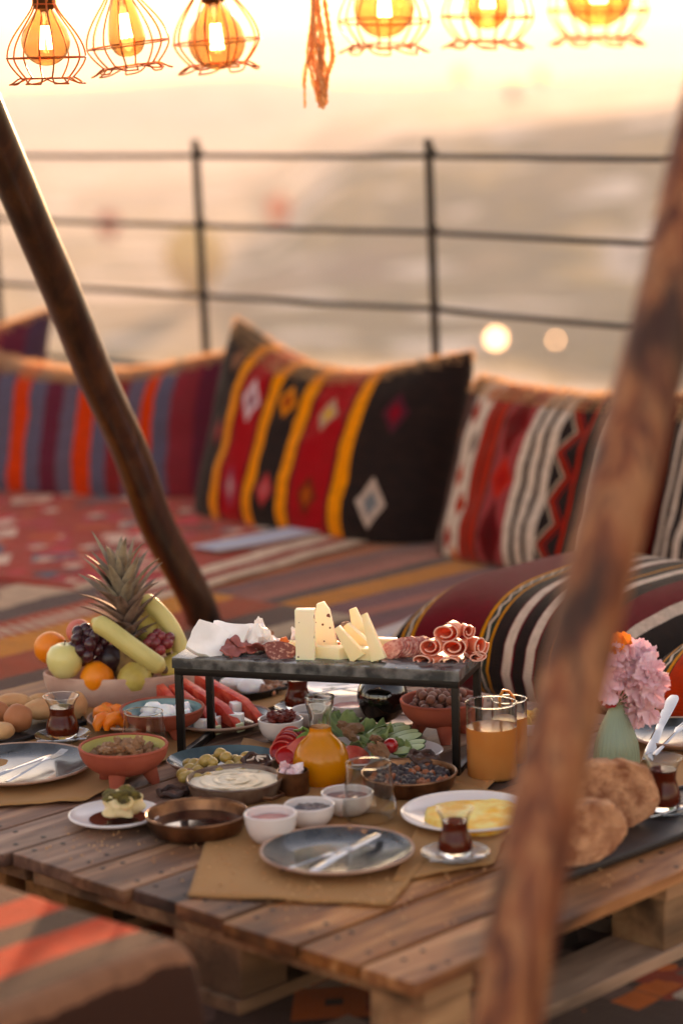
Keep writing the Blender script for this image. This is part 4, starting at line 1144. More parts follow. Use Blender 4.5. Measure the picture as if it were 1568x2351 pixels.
# ------------------------------------------------------------ tea glasses
def tea_profile(h, r):
    o_ = [(0, 0), (.55, 0), (.72, .03), (.86, .12), (.90, .22), (.84, .36), (.70, .52), (.66, .62), (.72, .78), (.90, .93), (1.0, 1.0)]
    return [(a*r, z*h) for a, z in o_]
def smooth_prof(pr, n=4):
    P = cr([(a, 0, b) for a, b in pr], n); return [(max(0, p.x), p.z) for p in P]
def tea_glass(label, xc, yr, yb, W, fill=.66, lab_s=None, sw=None, spoon=True, sx=0, syr=None):
    b, h, r = solve(xc, yr, yb, W, .7, T+.008)
    h = min(max(h, .075), .105)
    root = thing('tea_glass', label, 'tea glass', (b.x, b.y, T+.0085))
    pr = smooth_prof(tea_profile(h, r), 4)
    inn = [(max(0, a-.0016), max(z, .010)) for a, z in pr[2:]][::-1]+[(0, .010)]
    obj('body', G().lathe(pr+inn, 40).mesh('body', True, glass), root)
    zf = h*fill
    tp = [(0, .0098)]+[(max(0, a+.0002), z) for a, z in pr if .0105 < z < zf]
    tp = [tp[0], (tp[1][0]*.97, .0098)]+tp[1:]+[(tp[-1][0], zf), (0, zf)]
    tea = obj('tea', G().lathe(tp, 36).mesh('tea', True, tea_m), root)
    if sw:
        rs = ln(sw, b)/2
        s_ = thing('saucer', lab_s, 'saucer', (b.x, b.y, T+.001), rnd.random()*6)
        pr2 = [(0, 0), (rs*.5, 0), (rs*.62, .003), (rs*.92, .011), (rs, .0135), (rs*.985, .0155), (rs*.9, .0135), (rs*.6, .0062), (rs*.55, .0052), (0, .0050)]
        obj('dish', G().lathe(pr2, 48).mesh('dish', True, glass), s_)
        obj('rim', rim_ring(rs*.99, .0145, .0014, 48).mesh('rim', True, white_c if 0 else glass), s_)
    if spoon:
        ang = spoon
        q = Vector((b.x, b.y, T+.0145))+Vector((math.cos(ang), math.sin(ang), 0))*r*.2+Vector((0, -r*1.28, 0))
        g = G().tube([(-.05, 0, .004), (-.02, 0, .001), (.02, 0, 0)], .0016, 6).blob(.009, 2, 0, sx=1.5, sy=1, sz=.25, mat=TR(.03, 0, .0005))
        one('teaspoon', g.mesh('teaspoon', True, steel), steel, 'small steel teaspoon lying on the saucer of the '+spoon_of, 'teaspoon', q, (0, 0, ang))
spoon_of = 'left tea glass'
tea_glass('tulip tea glass of dark tea by the bread tray at the left', 141, 1598, 1702, 84, .74, 'clear glass saucer under the left tea glass', 128, spoon=.3)
spoon_of = 'tea glass behind the stand'
tea_glass('tulip tea glass seen behind the marble stand, with dark tea', 683, 1568, 1636, 68, .80, 'glass saucer under the tea glass behind the stand', 108, spoon=.2)
spoon_of = 'front tea glass'
tea_glass('tulip tea glass of dark tea nearest the camera beside the tent pole', 1043, 1855, 1975, 88, .74, 'glass saucer under the front tea glass by the pole', 156, spoon=.35)
spoon_of = 'right tea glass'
tea_glass('tulip tea glass at the right edge next to the big bread', 1521, 1739, 1868, 90, .78, 'glass saucer under the right tea glass', 150, spoon=.8)

# ------------------------------------------------------------ plates and cutlery
def knife_mesh():
    vs, fs = [], []
    L = .21; n = 20
    for i in range(n+1):
        t_ = i/n; x = -L/2+L*t_
        if t_ < .48: w_ = .0065+.0016*math.sin(t_/.48*PI)-.002*t_; th = .0032
        else:
            q = (t_-.48)/.52; w_ = .0055+.0035*math.sin(min(1, q*1.15)*PI*.55)*(1 if q < .8 else (1-((q-.8)/.2)**2)**.5+.05); th = .0013
        z = .002*math.sin(t_*PI)+.002
        vs += [(x, -w_, z), (x, -w_*.5, z+th*.9), (x, w_*.5, z+th), (x, w_, z), (x, 0, z-th)]
    for i in range(n):
        for k in range(5): fs.append((5*i+k, 5*i+(k+1) % 5, 5*i+5+(k+1) % 5, 5*i+5+k))
    fs += [(0, 1, 2, 3, 4), tuple(5*n+k for k in range(5))]
    return G().add(vs, fs).mesh('knife', True, steel)
def fork_mesh():
    g = G(); n = 14; vs = []; fs = []
    for i in range(n+1):
        t_ = i/n; x = -.10+.135*t_
        w_ = .0060*(1-t_*.55) if t_ < .75 else .0027+(t_-.75)*4*.0075
        z = .004+.006*t_*t_*(1 if t_ < .7 else 1)-.009*max(0, t_-.8)
        vs += [(x, -w_, z), (x, 0, z+.002), (x, w_, z), (x, 0, z-.0012)]
    for i in range(n):
        for k in range(4): fs.append((4*i+k, 4*i+(k+1) % 4, 4*i+4+(k+1) % 4, 4*i+4+k))
    fs += [(0, 1, 2, 3), tuple(4*n+k for k in range(4))]
    g.add(vs, fs)
    for k in range(4):
        y = -.0078+k*.0052
        g.tube([(.030, y*.95, .0078), (.048, y, .006), (.066, y, .0055), (.086, y, .010)], .0014, 6, flat=.8)
    return g.mesh('fork', True, steel)
KN, FK = knife_mesh(), fork_mesh()
def cutlery(kind, label, p0, p1, z=.012, tilt=0, L=None):
    a, b_ = at(p0[0], p0[1], T+z), at(p1[0], p1[1], T+z)
    d = b_-a; c = (a+b_)/2; me = KN if kind == 'knife' else FK
    return one(kind, me, steel, label, kind, c, (0, R_(tilt), math.atan2(d.y, d.x)), None, d.length/(.21 if kind == 'knife' else .19))
r1, b1, rr1 = plate_thing('dark blue grey plate in the front with knife and fork on it', 774, 1950, 352)
cutlery('knife', 'table knife lying across the front blue plate', (705, 2008), (868, 1922), .014, -2)
cutlery('fork', 'fork lying beside the knife on the front blue plate', (645, 2000), (815, 1955), .013, -2)
r2, b2, rr2 = plate_thing('dark grey plate at the left edge with cutlery on it', 42, 1752, 345)
cutlery('fork', 'fork with its tines up on the left grey plate', (20, 1788), (158, 1736), .018, -5)
cutlery('knife', 'knife lying under the fork on the left grey plate', (-60, 1800), (120, 1742), .013, -3)
r3, b3, rr3 = plate_thing('dark grey plate at the right edge behind the tea glass', 1560, 1680, 250)
cutlery('knife', 'knife resting steeply on the right hand plate', (1480, 1718), (1548, 1632), .030, -12)
cutlery('fork', 'fork resting on the right hand plate beside the knife', (1500, 1722), (1590, 1668), .022, -8)
plate_thing('dark plate underneath holding mandarin segments', 318, 1645, 232, hgt=.018)
plate_thing('dark plate with watermelon slices and white cheese cubes', 505, 1645, 240, hgt=.018)
r4, b4, rr4 = plate_thing('white plate with knives and green stripes seen beneath the marble stand', 800, 1575, 200, 'white', .014)
for (x0, y0, x1, y1) in ((722, 1576, 800, 1570), (740, 1582, 850, 1574), (760, 1578, 838, 1590)):
    a, b_ = at(x0, y0, T+.0065), at(x1, y1, T+.0065)
    obj('green_stripe', G().tube([a-b4, (a+b_)/2-b4, b_-b4], .0016, 5, flat=.3).mesh('green_stripe', True, M('green_paint', (.10, .42, .34), rough=.4)), r4)
cutlery('knife', 'knife on the white plate beneath the marble stand', (740, 1590), (860, 1572), .012)
# omelette plate
r5, b5, rr5 = plate_thing('white plate with a yellow omelette behind the front tea glass', 1075, 1862, 308, 'white', .018)
def omel():
    def fn(u, v, s_):
        a = 2*PI*u; q = rr5*.80*v*(1+.05*math.sin(3*a)+.03*math.sin(8*a))
        x, y = q*math.cos(a), q*math.sin(a)
        return (x, y, .010+.007*(1-v**10)+.004*noise.noise(Vector((x*30, y*30, 2)))+.003*noise.noise(Vector((x*80, y*80, 2)))-.01*(v > .99))
    return uv_grid('omelette', fn, 48, 16, mat=egg_m)
one('omelette', omel(), egg_m, 'yellow omelette filling the white plate', 'omelette', b5+Vector((.012, 0, 0)))

# ------------------------------------------------------------ three legged terracotta bowls
lb1 = legged_bowl('terracotta bowl of walnuts on three legs in front of the empty glass', 284, 1712, 1832, 205, yel_gl, rot=-.2)
lb2 = legged_bowl('terracotta bowl with teal glaze inside holding white cheese', 373, 1625, 1716, 194, teal_gl, rot=.7)
lb3 = legged_bowl('terracotta bowl of hazelnuts on three legs under the stand', 1013, 1606, 1718, 190, terra, rot=.1)
_, B, h, r, hb = lb1
for k in range(34):
    a = k*2.4; q = r*.80*math.sqrt((k % 23+.5)/23) if k < 23 else r*.45*math.sqrt((k-22)/11)
    z = h-.024+.012*(1-(q/r)**2)+(.011 if k >= 23 else 0)
    walnut(B+Vector((q*math.cos(a), q*math.sin(a), z)), rnd.uniform(.0115, .0155), 'walnut piece heaped in the front terracotta bowl', (rnd.uniform(-1.2, 1.2), rnd.uniform(-1.2, 1.2), rnd.random()*6), 'walnut pieces in the terracotta bowl')
obj('walnut_crumbs', disc(r*.86, h-.024, .006, 120, dome=.010).mesh('walnut_crumbs', True, walnut_m), lb1[0], (0, 0, 0), kind='stuff')
_, B, h, r, hb = lb2
for k in range(9):
    a = k*2.4+.4; q = r*.62*math.sqrt(k/8)
    s_ = rnd.uniform(.014, .021)
    one('cheese_piece', G().blob(s_, 3, .22, 1.4, 1.1, .9, .75, k*3).mesh('cheese_piece', True, feta2_m), feta2_m, 'soft white cheese piece in the teal lined bowl', 'cheese',
        B+Vector((q*math.cos(a), q*math.sin(a), h-.014+(.008 if k < 3 else 0))), (0, 0, k), 'white cheese pieces in the teal lined bowl')
_, B, h, r, hb = lb3
HZ = G().lathe([(0, -.9), (.5, -.82), (.85, -.45), (1, 0), (.9, .42), (.6, .74), (.25, .95), (0, 1.12)], 16).mesh('hazelnut', True, hazel_m)
for k in range(46):
    if k < 30: a = k*2.4; q = r*.80*math.sqrt((k+.5)/30); z = h-.012+.010*(1-(q/r)**2)
    else: a = k*2.4; q = r*.6*math.sqrt((k-29.5)/16); z = h+.004+.006*(1-(q/r)**2)
    one('hazelnut', HZ, hazel_m, 'round brown hazelnut heaped in the terracotta bowl under the stand', 'hazelnut', B+Vector((q*math.cos(a), q*math.sin(a), z)), (rnd.uniform(-1.5, 1.5), rnd.uniform(-1.5, 1.5), 0), 'hazelnuts in the terracotta bowl', rnd.uniform(.0082, .0098))
obj('filling', disc(r*.88, h-.016, .003, 120).mesh('filling', True, hazel_m), lb3[0], kind='stuff')

# ------------------------------------------------------------ watermelon, cubes, mandarins
def wmelon(label, x0, y0, x1, y1, lift0, lift1, seed):
    a, b_ = at(x0, y0, T+lift0), at(x1, y1, T+lift1); d = b_-a; L = d.length
    root = thing('watermelon_slice', label, 'watermelon', (a+b_)/2, group='watermelon slices on the dark plate')
    root.rotation_euler = (R_(8), -math.asin(d.z/L), math.atan2(d.y, d.x))
    g = G().prism([(-L/2, -.004), (-L/2+.010, .033), (L/2-.055, .026), (L/2-.012, .006), (L/2, -.008)], -.0075, .0075, Matrix.Rotation(PI/2, 4, 'X'))
    obj('flesh', g.mesh('flesh', True, melon_m, bev=.0015), root)
    obj('rind', G().box(L/2-.004, L/2+.002, -.0076, .0076, -.010, .006).mesh('rind', True, rind_m, bev=.001), root)
    for k in range(4):
        obj('seed', G().blob(.002, 1, 0, sx=1, sy=.4, sz=1.5, mat=TR(-L/2+.02+L*.8*k/4, -.0078, .003+.004*math.sin(k*2+seed))).mesh('seed', True, M('melon_seed', (.1, .05, .04), rough=.3)), root)
wmelon('front watermelon slice of the row reaching to the plate rim', 418, 1592, 552, 1668, .030, .014, 0)
wmelon('long watermelon slice crossing behind the rear stand leg', 452, 1578, 603, 1653, .034, .014, 1)
wmelon('watermelon slice at the left of the row, its tip upright', 396, 1604, 500, 1674, .026, .012, 2)
wmelon('short watermelon slice in the row above the teal lined bowl', 368, 1604, 420, 1640, .026, .018, 3)
for (x, y, s_, lb_) in ((433, 1672, 20, 'white cube of cheese at the left of the watermelon plate'), (478, 1662, 26, 'white cube of cheese between the stand legs'), (493, 1666, 20, 'lower white cube of cheese touching the rear stand leg'), (545, 1664, 25, 'white cube of cheese at the right of the watermelon plate'), (540, 1648, 21, 'top white cube of cheese beside the watermelon tip'), (462, 1676, 24, 'front white cube of cheese on the watermelon plate')):
    p = at(x, y, T+.012); e = ln(s_, p)*.55
    one('cheese_cube', G().box(-e, e, -e, e, 0, 2*e, jit=.0025).mesh('cheese_cube', True, feta2_m, bev=.002), feta2_m, lb_, 'cheese', p+Vector((0, .01, -.003+(.012 if 'top' in lb_ else 0))), (0, 0, rnd.uniform(-.5, .5)))
for k in range(7):
    p = at(242+k % 4*12, 1676-k//4*18-(k % 2)*5, T+.014)
    pts = [(.018*math.cos(t_), 0, .018*math.sin(t_)) for t_ in (-.3, .3, .9, 1.5, 2.1, 2.7, 3.3)]
    one('mandarin_segment', G().tube(pts, lambda t_: .0125*math.sin(PI*(t_*.9+.05))**.7+.001, 10).mesh('mandarin_segment', True, mandarin_m), mandarin_m, 'peeled mandarin segment on the dark plate left of the teal lined bowl', 'mandarin', p+Vector((0, 0, .004)), (R_(rnd.uniform(-30, 30)), 0, rnd.random()*3), 'mandarin segments on the dark plate')

# ------------------------------------------------------------ pan with eggs behind the stand
rt_, b, h, r = vessel('iron_pan', 'dark iron pan with white eggs and fried mushrooms behind the marble stand', 'pan', 552, 1570, 1612, 200, iron2, .8, 'steep', .003)
for s_ in (-1, 1):
    obj('handle', G().tube([(s_*r*.97, -.018, h-.004), (s_*(r+.018), -.014, h), (s_*(r+.022), 0, h+.002), (s_*(r+.018), .014, h), (s_*r*.97, .018, h-.004)], .0038, 8).mesh('handle', True, iron2), rt_)
rt_.rotation_euler.z = -.25
for (x, y, s_, lb_) in ((578, 1576, 29, 'white poached egg at the centre of the iron pan'), (537, 1568, 25, 'white poached egg at the left of the iron pan')):
    p = at(x, y, T+h*.8); e = ln(s_, p)
    one('poached_egg', G().blob(e, 3, .14, 1.5, 1.2, 1.0, .7, x).mesh('poached_egg', True, feta2_m), feta2_m, lb_, 'egg', p+Vector((0, 0, 0)))
for k in range(13):
    p = at(605+(k % 5)*9, 1572+(k//5)*7, T+h*.8)
    one('mushroom_slice', G().blob(.011, 2, .5, 1.5, 1.2, .5, .7, k).mesh('mushroom_slice', True, mush_m), mush_m, 'fried brown mushroom slice at the right side of the iron pan', 'mushroom', p, (rnd.random(), rnd.random(), k), 'fried mushroom slices in the iron pan')

# ------------------------------------------------------------ white bowls with spreads
def dip(label, xc, yr, yb, W, fill_m, f=.70, k=.42, lumps=None, amp=.001, group='small white dip bowls'):
    rt_, b, h, r = vessel('dip_bowl', label, 'bowl', xc, yr, yb, W, white_c, k, 'round', .0035, group=group)
    q = math.acos(1-f**(1/.95))/(PI/2); rr = r*k+(r-r*k)*math.sin(q*PI/2)**.9-.004
    obj('filling', disc(rr, h*f+.002, amp, 90, sd=xc, dome=.0015).mesh('filling', True, fill_m), rt_)
    return rt_, b, h, r
dip('white dip bowl of reddish jam nearest the blue plate', 621, 1866, 1940, 122, jam2_m)
dip('white dip bowl of dark lumpy jam, middle of the front three', 710, 1846, 1902, 118, dark_jam, f=.68, amp=.005)
dip('white dip bowl of pink jam behind the big empty glass', 797, 1818, 1876, 121, jam_m)
_, b, h, r = dip('white dip bowl heaped with brown red paste right of the watermelon', 644, 1650, 1703, 104, paste_m, f=.8, k=.35)
for k in range(6):
    one('paste_lump', G().blob(.010, 3, .5, 2, 1.2, 1, .8, k*2.2).mesh('paste_lump', True, paste_m), paste_m, 'lump of brown red paste in the white bowl', 'spread', b+Vector((.014*math.cos(k*1.3), .012*math.sin(k*1.3), h+(.004 if k else .009))), None, 'lumps of brown red paste')
dip('white dip bowl of black spread left of the carafe neck', 716, 1628, 1670, 98, black_gl, f=.55)
dip('white dip bowl of rose jam behind the lettuce', 808, 1612, 1655, 118, jam2_m, f=.62)

# ------------------------------------------------------------ copper pans, dip bowls
def pan(label, xc, yr, yb, W, mat, fill_m, f=.5, k=.85, name='copper_pan', amp=.002, rot=0, handle=True, dome=0):
    rt_, b, h, r = vessel(name, label, 'pan', xc, yr, yb, W, mat, k, 'steep', .0028)
    obj('rim', rim_ring(r-.001, h, .0022).mesh('rim', True, mat), rt_)
    obj('filling', disc(r*(k+(1-k)*f**.45)-.003, h*f, amp, 70, sd=xc, dome=dome).mesh('filling', True, fill_m), rt_)
    rt_.rotation_euler.z = rot
    if handle:
        for s_ in (-1, 1):
            hd = obj('handle', G().tube([(s_*r*.99, -.016, h-.008), (s_*(r+.013), -.012, h-.006), (s_*(r+.017), 0, h-.005), (s_*(r+.013), .012, h-.006), (s_*r*.99, .016, h-.008)], .0028, 8).mesh('handle', True, mat), rt_)
    return rt_, b, h, r
pan('hammered copper pan of dark brown sauce at the front left', 452, 1866, 1938, 236, copper, oil_m, .45, .80, rot=1.0, amp=0, handle=False)
rt_, b, h, r = pan('brown pan filled with pale creamy dip left of the carafe', 539, 1786, 1852, 222, M('brown_glaze', (.34, .22, .17), (.5, .40, .33), rough=.35, ns=30, coat=.3), hummus_m, .80, .80, rot=.9, amp=.004, handle=False, dome=.004, name='dip_pan')
pts = []
for i in range(60):
    a = i*.28; q = r*.72*(1-i/60)+.004
    pts.append((q*math.cos(a), q*math.sin(a), h*.8+.0022+.003*(i/60)))
obj('swirl', G().tube(pts, .0050, 8, flat=.16).mesh('swirl', True, hummus_m), rt_)
obj('handle', G().tube([(-.02, -r*.98, h*.45), (-.016, -r-.012, h*.42), (.016, -r-.012, h*.42), (.02, -r*.98, h*.45)], .0035, 8).mesh('handle', True, copper), rt_)
rt_, b, h, r = pan('metal pan of dark and amber raisins in front of the stand leg', 938, 1772, 1838, 222, copper, bean_m, .55, .8, rot=.3, handle=False)
RN = [G().blob(1, 2, .25, 1.5, 1.15, .9, .85, s_*4.1).mesh('raisin', True, bean_m) for s_ in range(3)]
RO = [G().blob(1, 2, .25, 1.5, 1.15, .9, .85, s_*5.1).mesh('raisin', True, beano_m) for s_ in range(2)]
for k in range(120):
    a = k*2.39996; q = r*.84*math.sqrt((k+.5)/120)
    am = rnd.random() < .28
    o = one('raisin', (RO[rnd.randrange(2)] if am else RN[rnd.randrange(3)]), None, ('amber' if am else 'dark')+' wrinkled raisin in the metal pan by the stand leg', 'raisin', b+Vector((q*math.cos(a), q*math.sin(a), h*.60+rnd.uniform(-.001, .006))), (rnd.random()*3, rnd.random()*3, 0), ('amber' if am else 'dark')+' raisins in the metal pan', rnd.uniform(.0058, .0075))
# olives
def olives():
    c = at(511, 1742, T+.022); r = ln(258, c)/2; b = Vector((c.x, c.y, T))
    root = thing('olive_dish', 'teal and clay oval dish of green olives in front of the stand', 'dish', b, .15)
    obj('underside', G().lathe([(0, .001), (r*.6, .001), (r*.8, .006), (r, .024), (r*.985, .0255)], 56, sq=.8).mesh('underside', True, plate_ed), root)
    obj('glaze', G().lathe([(r*.985, .0255), (r*.95, .0235), (r*.75, .010), (r*.5, .006), (0, .0055)], 56, sq=.8).mesh('glaze', True, M('teal_dish_glaze', (.36, .45, .47), (.22, .28, .31), rough=.2, ns=14, coat=.5)), root)
    return b, r
OB, ORr = olives()
OM = [G().blob(1, 3, .05, 1.2, 1.25, 1, 1, s_*2.7).mesh('olive', True, olive_m) for s_ in range(2)]
ol = [(420, 1770), (436, 1758), (424, 1778), (438, 1776), (432, 1746), (448, 1748), (462, 1752), (455, 1764), (474, 1744), (489, 1748), (470, 1768), (500, 1766), (515, 1760), (508, 1728), (520, 1736), (540, 1738), (550, 1742), (566, 1730), (548, 1756), (494, 1736), (528, 1752), (486, 1762), (558, 1768), (478, 1780), (452, 1782)]
for k, (x, y) in enumerate(ol):
    up = .010 if k in (8, 9, 13, 14) else 0
    p = at(x, y+8+up*900, T+.018)
    p = Vector((p.x, p.y, T+.019+up))
    one('green_olive', OM[k % 2], olive_m, 'green olive on the teal oval dish', 'olive', p, (rnd.uniform(-.4, .4), rnd.uniform(-.4, .4), rnd.random()*6), 'green olives on the teal dish', ln(rnd.uniform(11, 14.5), p)*1.05)
def dried(label, x, y, rp, tilt=0, z=.004, inner=None):
    p = at(x, y, T+z); r = ln(rp, p)
    root = thing('dried_slice', label, 'dried fruit', p, rnd.random()*3, 'dark dried fruit slices', rot=(R_(tilt), 0, rnd.random()))
    n = 26
    pts = [(r*(1+.05*math.sin(9*2*PI*i/n))*math.cos(2*PI*i/n), r*(1+.05*math.sin(9*2*PI*i/n))*math.sin(2*PI*i/n), .003*math.sin(5*2*PI*i/n)) for i in range(n)]
    obj('rind', G().tube(pts, .0042, 7, closed=True).mesh('rind', True, dried_m), root)
    obj('flesh', disc(r*.95, -.001, .003, 150).mesh('flesh', True, inner or M('dried_flesh', (.42, .28, .22), (.25, .14, .11), rough=.5, ns=60)), root)
    return root, p, r
dt, dp, dr = dried('dark dried fruit slice with almond slivers on the olive dish', 588, 1748, 31, 14, .026)
for k in range(5):
    obj('almond_sliver', G().box(-.009, .009, -.0012, .0012, .002, .005).mesh('almond_sliver', True, almond_m, bev=.0008), dt, (.006*(k-2), .004*math.sin(k*2), .002), (.3, .2, k*.5+.4))
dried('dark dried fruit slice lying beside the front copper pan', 398, 1818, 33, 0, .004)
dried('dried fruit slice at the right end of the salad', 972, 1738, 33, 10, .030)

# cheese with herbs on a small plate
r6, b6, rr6 = plate_thing('small white plate with herb covered cheese and oil at the front left', 266, 1868, 212, 'white', .014, name='side_plate')
obj('sauce', disc(rr6*.66, .0068, 0).mesh('sauce', True, oil_m), r6, (.006, 0, 0))
p = at(283, 1872, T+.01)
hc = thing('herb_cheese', 'lump of white cheese topped with green brown herbs on the side plate', 'cheese', p)
obj('cheese', G().blob(.030, 4, .35, 1.7, 1.05, .85, .72, 4.4, flatb=-.013).mesh('cheese', True, M('creamy_cheese', (.92, .83, .64), (.88, .76, .54), rough=.55, ns=30, bst=.4, bs=60, sss=.3)), hc, (0, 0, .016))
obj('herb_crust', G().blob(.029, 4, .35, 1.9, 1.0, .85, .50, 4.9).mesh('herb_crust', True, zaatar_m), hc, (-.001, -.002, .032))
# copper cup with sugared sweets
b, h, r = solve(672, 1768, 1840, 74, .9)
cup = thing('copper_cup', 'small copper cup with white sugared sweets next to the juice carafe', 'cup', b)
obj('body', G().lathe([(0, 0), (r*.95, 0), (r, .003), (r, h), (r-.002, h), (r-.002, h-.02), (0, h-.02)], 36).mesh('body', True, copper), cup)
sw = M('sugared_sweet', (.92, .84, .84), (.80, .62, .64), rough=.6, ns=40, bst=.4)
for k in range(7):
    one('sugared_sweet', G().blob(.0095, 2, .4, 1.6, 1.2, .8, .9, k*3.3).mesh('sugared_sweet', True, sw), sw, 'white pink sugared sweet in the copper cup', 'sweet', b+Vector((r*.5*math.cos(k*2.4)-.003, r*.5*math.sin(k*2.4), h-.004+(.008 if k < 2 else 0))), (k, k, k), 'sugared sweets in the copper cup')

# ------------------------------------------------------------ carafe, jug, glasses
def carafe():
    b, h, r = solve(738, 1722, 1812, 128, .6)
    rim = solve(733, 1600, 1812, 66, .9)
    H = rim[1]; b = rim[0]; r = ln(128, b)/2; rn = ln(52, b)/2; rr = ln(66, b)/2
    root = thing('juice_carafe', 'round bellied glass carafe half full of orange juice', 'carafe', b)
    pr = [(0, 0), (r*.55, 0), (r*.80, H*.035), (r*.96, H*.13), (r, H*.25), (r*.95, H*.37), (r*.78, H*.475), (rn*1.25, H*.56), (rn*.98, H*.62), (rn*.95, H*.70), (rn, H*.80), (rr*.98, H*.93), (rr, H)]
    pr = smooth_prof(pr, 4)
    inn = [(max(0, a-.0018), max(z, .006)) for a, z in pr[1:]][::-1]+[(0, .006)]
    obj('body', G().lathe(pr+inn, 48).mesh('body', True, glass), root)
    zf = H*.67
    tp = [(max(0, a+.0002), z) for a, z in pr if .0066 < z < zf]
    tp = [(0, .0058), (tp[0][0]*.97, .0058)]+tp+[(tp[-1][0], zf), (0, zf)]
    obj('juice', G().lathe(tp, 44).mesh('juice', True, juice_m), root)
    obj('lip', rim_ring(rr-.001, H, .0026).mesh('lip', True, glass), root)
carafe()
def jug():
    c = at(879, 1660, T+.004); p = Vector((c.x, c.y, T)); r = ln(59, p)
    cs = thing('copper_coaster', 'copper coaster under the black round jug', 'coaster', p+Vector((.018, -.0, .001)))
    obj('dish', G().lathe([(0, 0), (r*.72, 0), (r*.95, .005), (r*.96, .007), (r*.9, .0065), (r*.7, .003), (0, .003)], 44).mesh('dish', True, copper), cs)
    obj('rim', rim_ring(r*.955, .0065, .0018).mesh('rim', True, copper), cs)
    n = 18; pr = [(r*.35, 0)]+[(r*math.cos(-1.2+k*(2.55)/n), r*.97+r*math.sin(-1.2+k*2.55/n)) for k in range(n+1)]
    j = thing('black_jug', 'glossy black ball shaped jug under the marble stand', 'jug', p+Vector((0, 0, .0085)))
    obj('body', G().lathe([(0, 0)]+pr+[(r*.2, r*2.05), (r*.26, r*2.10), (r*.2, r*2.06), (r*.1, r*1.9)], 56).mesh('body', True, black_gl), j)
jug()
def tumbler(label, xc, yr, yb, W, k=.62, belly=1.16, name='glass', group='clear stemless glasses'):
    b, h, r = solve(xc, yr, yb, W, k)
    root = thing('drinking_glass', label, 'glass', b, 0, group)
    pr = smooth_prof([(0, 0), (r*k*.8, 0), (r*k, .003), (r*belly*.93, h*.15), (r*belly, h*.30), (r*1.10, h*.6), (r*1.02, h*.85), (r, h)], 4)
    inn = [(max(0, a-.0013), max(z, .007)) for a, z in pr[1:]][::-1]+[(0, .007)]
    obj('bowl', G().lathe(pr+inn, 44).mesh('bowl', True, glass), root)
    obj('lip', rim_ring(r-.0006, h, .0011).mesh('lip', True, glass), root)
    return b, h, r
tumbler('empty stemless glass in the foreground before the pink jam bowl', 846, 1752, 1903, 104, .62, 1.22)
tumbler('empty stemless glass behind the bowl of walnuts', 330, 1634, 1745, 90, .62, 1.15)
def juice(label, xc, yr, yb, W, f, x2=None, garnish=False):
    b, h, r = solve(xc, yr, yb, W, .95)
    root = thing('juice_glass', label, 'glass', b, 0, 'straight glasses of peach juice')
    pr = [(0, 0), (r*.93, 0), (r*.96, .003), (r, h), (r-.0015, h), (r*.96-.0015, .008), (0, .008)]
    obj('tumbler', G().lathe(pr, 44).mesh('tumbler', True, glass), root)
    rj = r*.96-.0011
    obj('juice', G().lathe([(0, .0076), (rj, .0076), (r*.96+.0003, .012), (r*(.96+.04*f)+.0003, h*f), (rj*.9, h*f-.001), (0, h*f-.001)], 44).mesh('juice', True, peachj_m), root)
    obj('lip', rim_ring(r-.0007, h, .0012).mesh('lip', True, glass), root)
    return b, h, r, root
b, h, r, _ = juice('tall glass of peach juice in front, right of the stand leg', 1127, 1612, 1806, 118, .70)
b, h, r, _ = juice('tall glass of peach juice behind, with an orange rind on its rim', 1168, 1604, 1765, 82, .74)
gp = b+Vector((-.004, 0, h+.004))
one('rind_curl', G().tube([(-.012, 0, -.02), (-.012, 0, 0), (-.006, .004, .010), (.004, .004, .008), (.012, 0, -.002), (.014, 0, -.016)], .006, 8, flat=.45).mesh('rind_curl', True, garnish_m), garnish_m, 'curl of orange rind hooked over the rim of the rear juice glass', 'garnish', gp)
# chips in a bowl behind the near pole
_, b, h, r = vessel('snack_bowl', 'pale bowl of yellow chips partly behind the near tent pole', 'bowl', 1222, 1652, 1690, 110, white_c, .55)
for k in range(14):
    one('yellow_chip', G().blob(.013, 2, .3, 1.5, 1.2, .9, .35, k).mesh('yellow_chip', True, chips_m), chips_m, 'curved yellow chip in the bowl behind the near pole', 'chip', b+Vector((r*.6*math.cos(k*2.4)*math.sqrt(k/14), r*.6*math.sin(k*2.4)*math.sqrt(k/14), h-.002+.004*(k % 3))), (rnd.random()*2, rnd.random()*2, k), 'yellow chips in the pale bowl')

# ------------------------------------------------------------ salad platter
c = at(822, 1722, T+.018); rS = ln(392, c)/2; SBs = Vector((c.x, c.y, T))
sal = thing('salad_platter', 'wide white platter of salad between the carafe and the raisin pan', 'platter', SBs)
obj('dish', G().lathe([(0, .001), (rS*.6, .001), (rS*.9, .010), (rS, .016), (rS*.985, .018), (rS*.88, .013), (rS*.6, .0055), (0, .0052)], 60, sq=.62).mesh('dish', True, white_c), sal)
def lettuce(label, x, y, z, s_, seed, rot):
    def fn(u, v, sd):
        a = (u-.5)*2.6; q = v*s_
        fr = .13*s_*math.sin(u*24+seed)*v**2.5+.07*s_*math.sin(u*51+seed*2)*v**4
        X = q*math.sin(a); Y = q*math.cos(a)*.8
        return (X, Y, .25*s_*v*v+fr+s_*.2*noise.noise(Vector((X*30, Y*30, seed))))
    me = uv_grid('lettuce_leaf', fn, 56, 12, mat=lettuce_m, thick=.0008)
    return one('lettuce_leaf', me, lettuce_m, label, 'lettuce', at(x, y, T+z), rot)
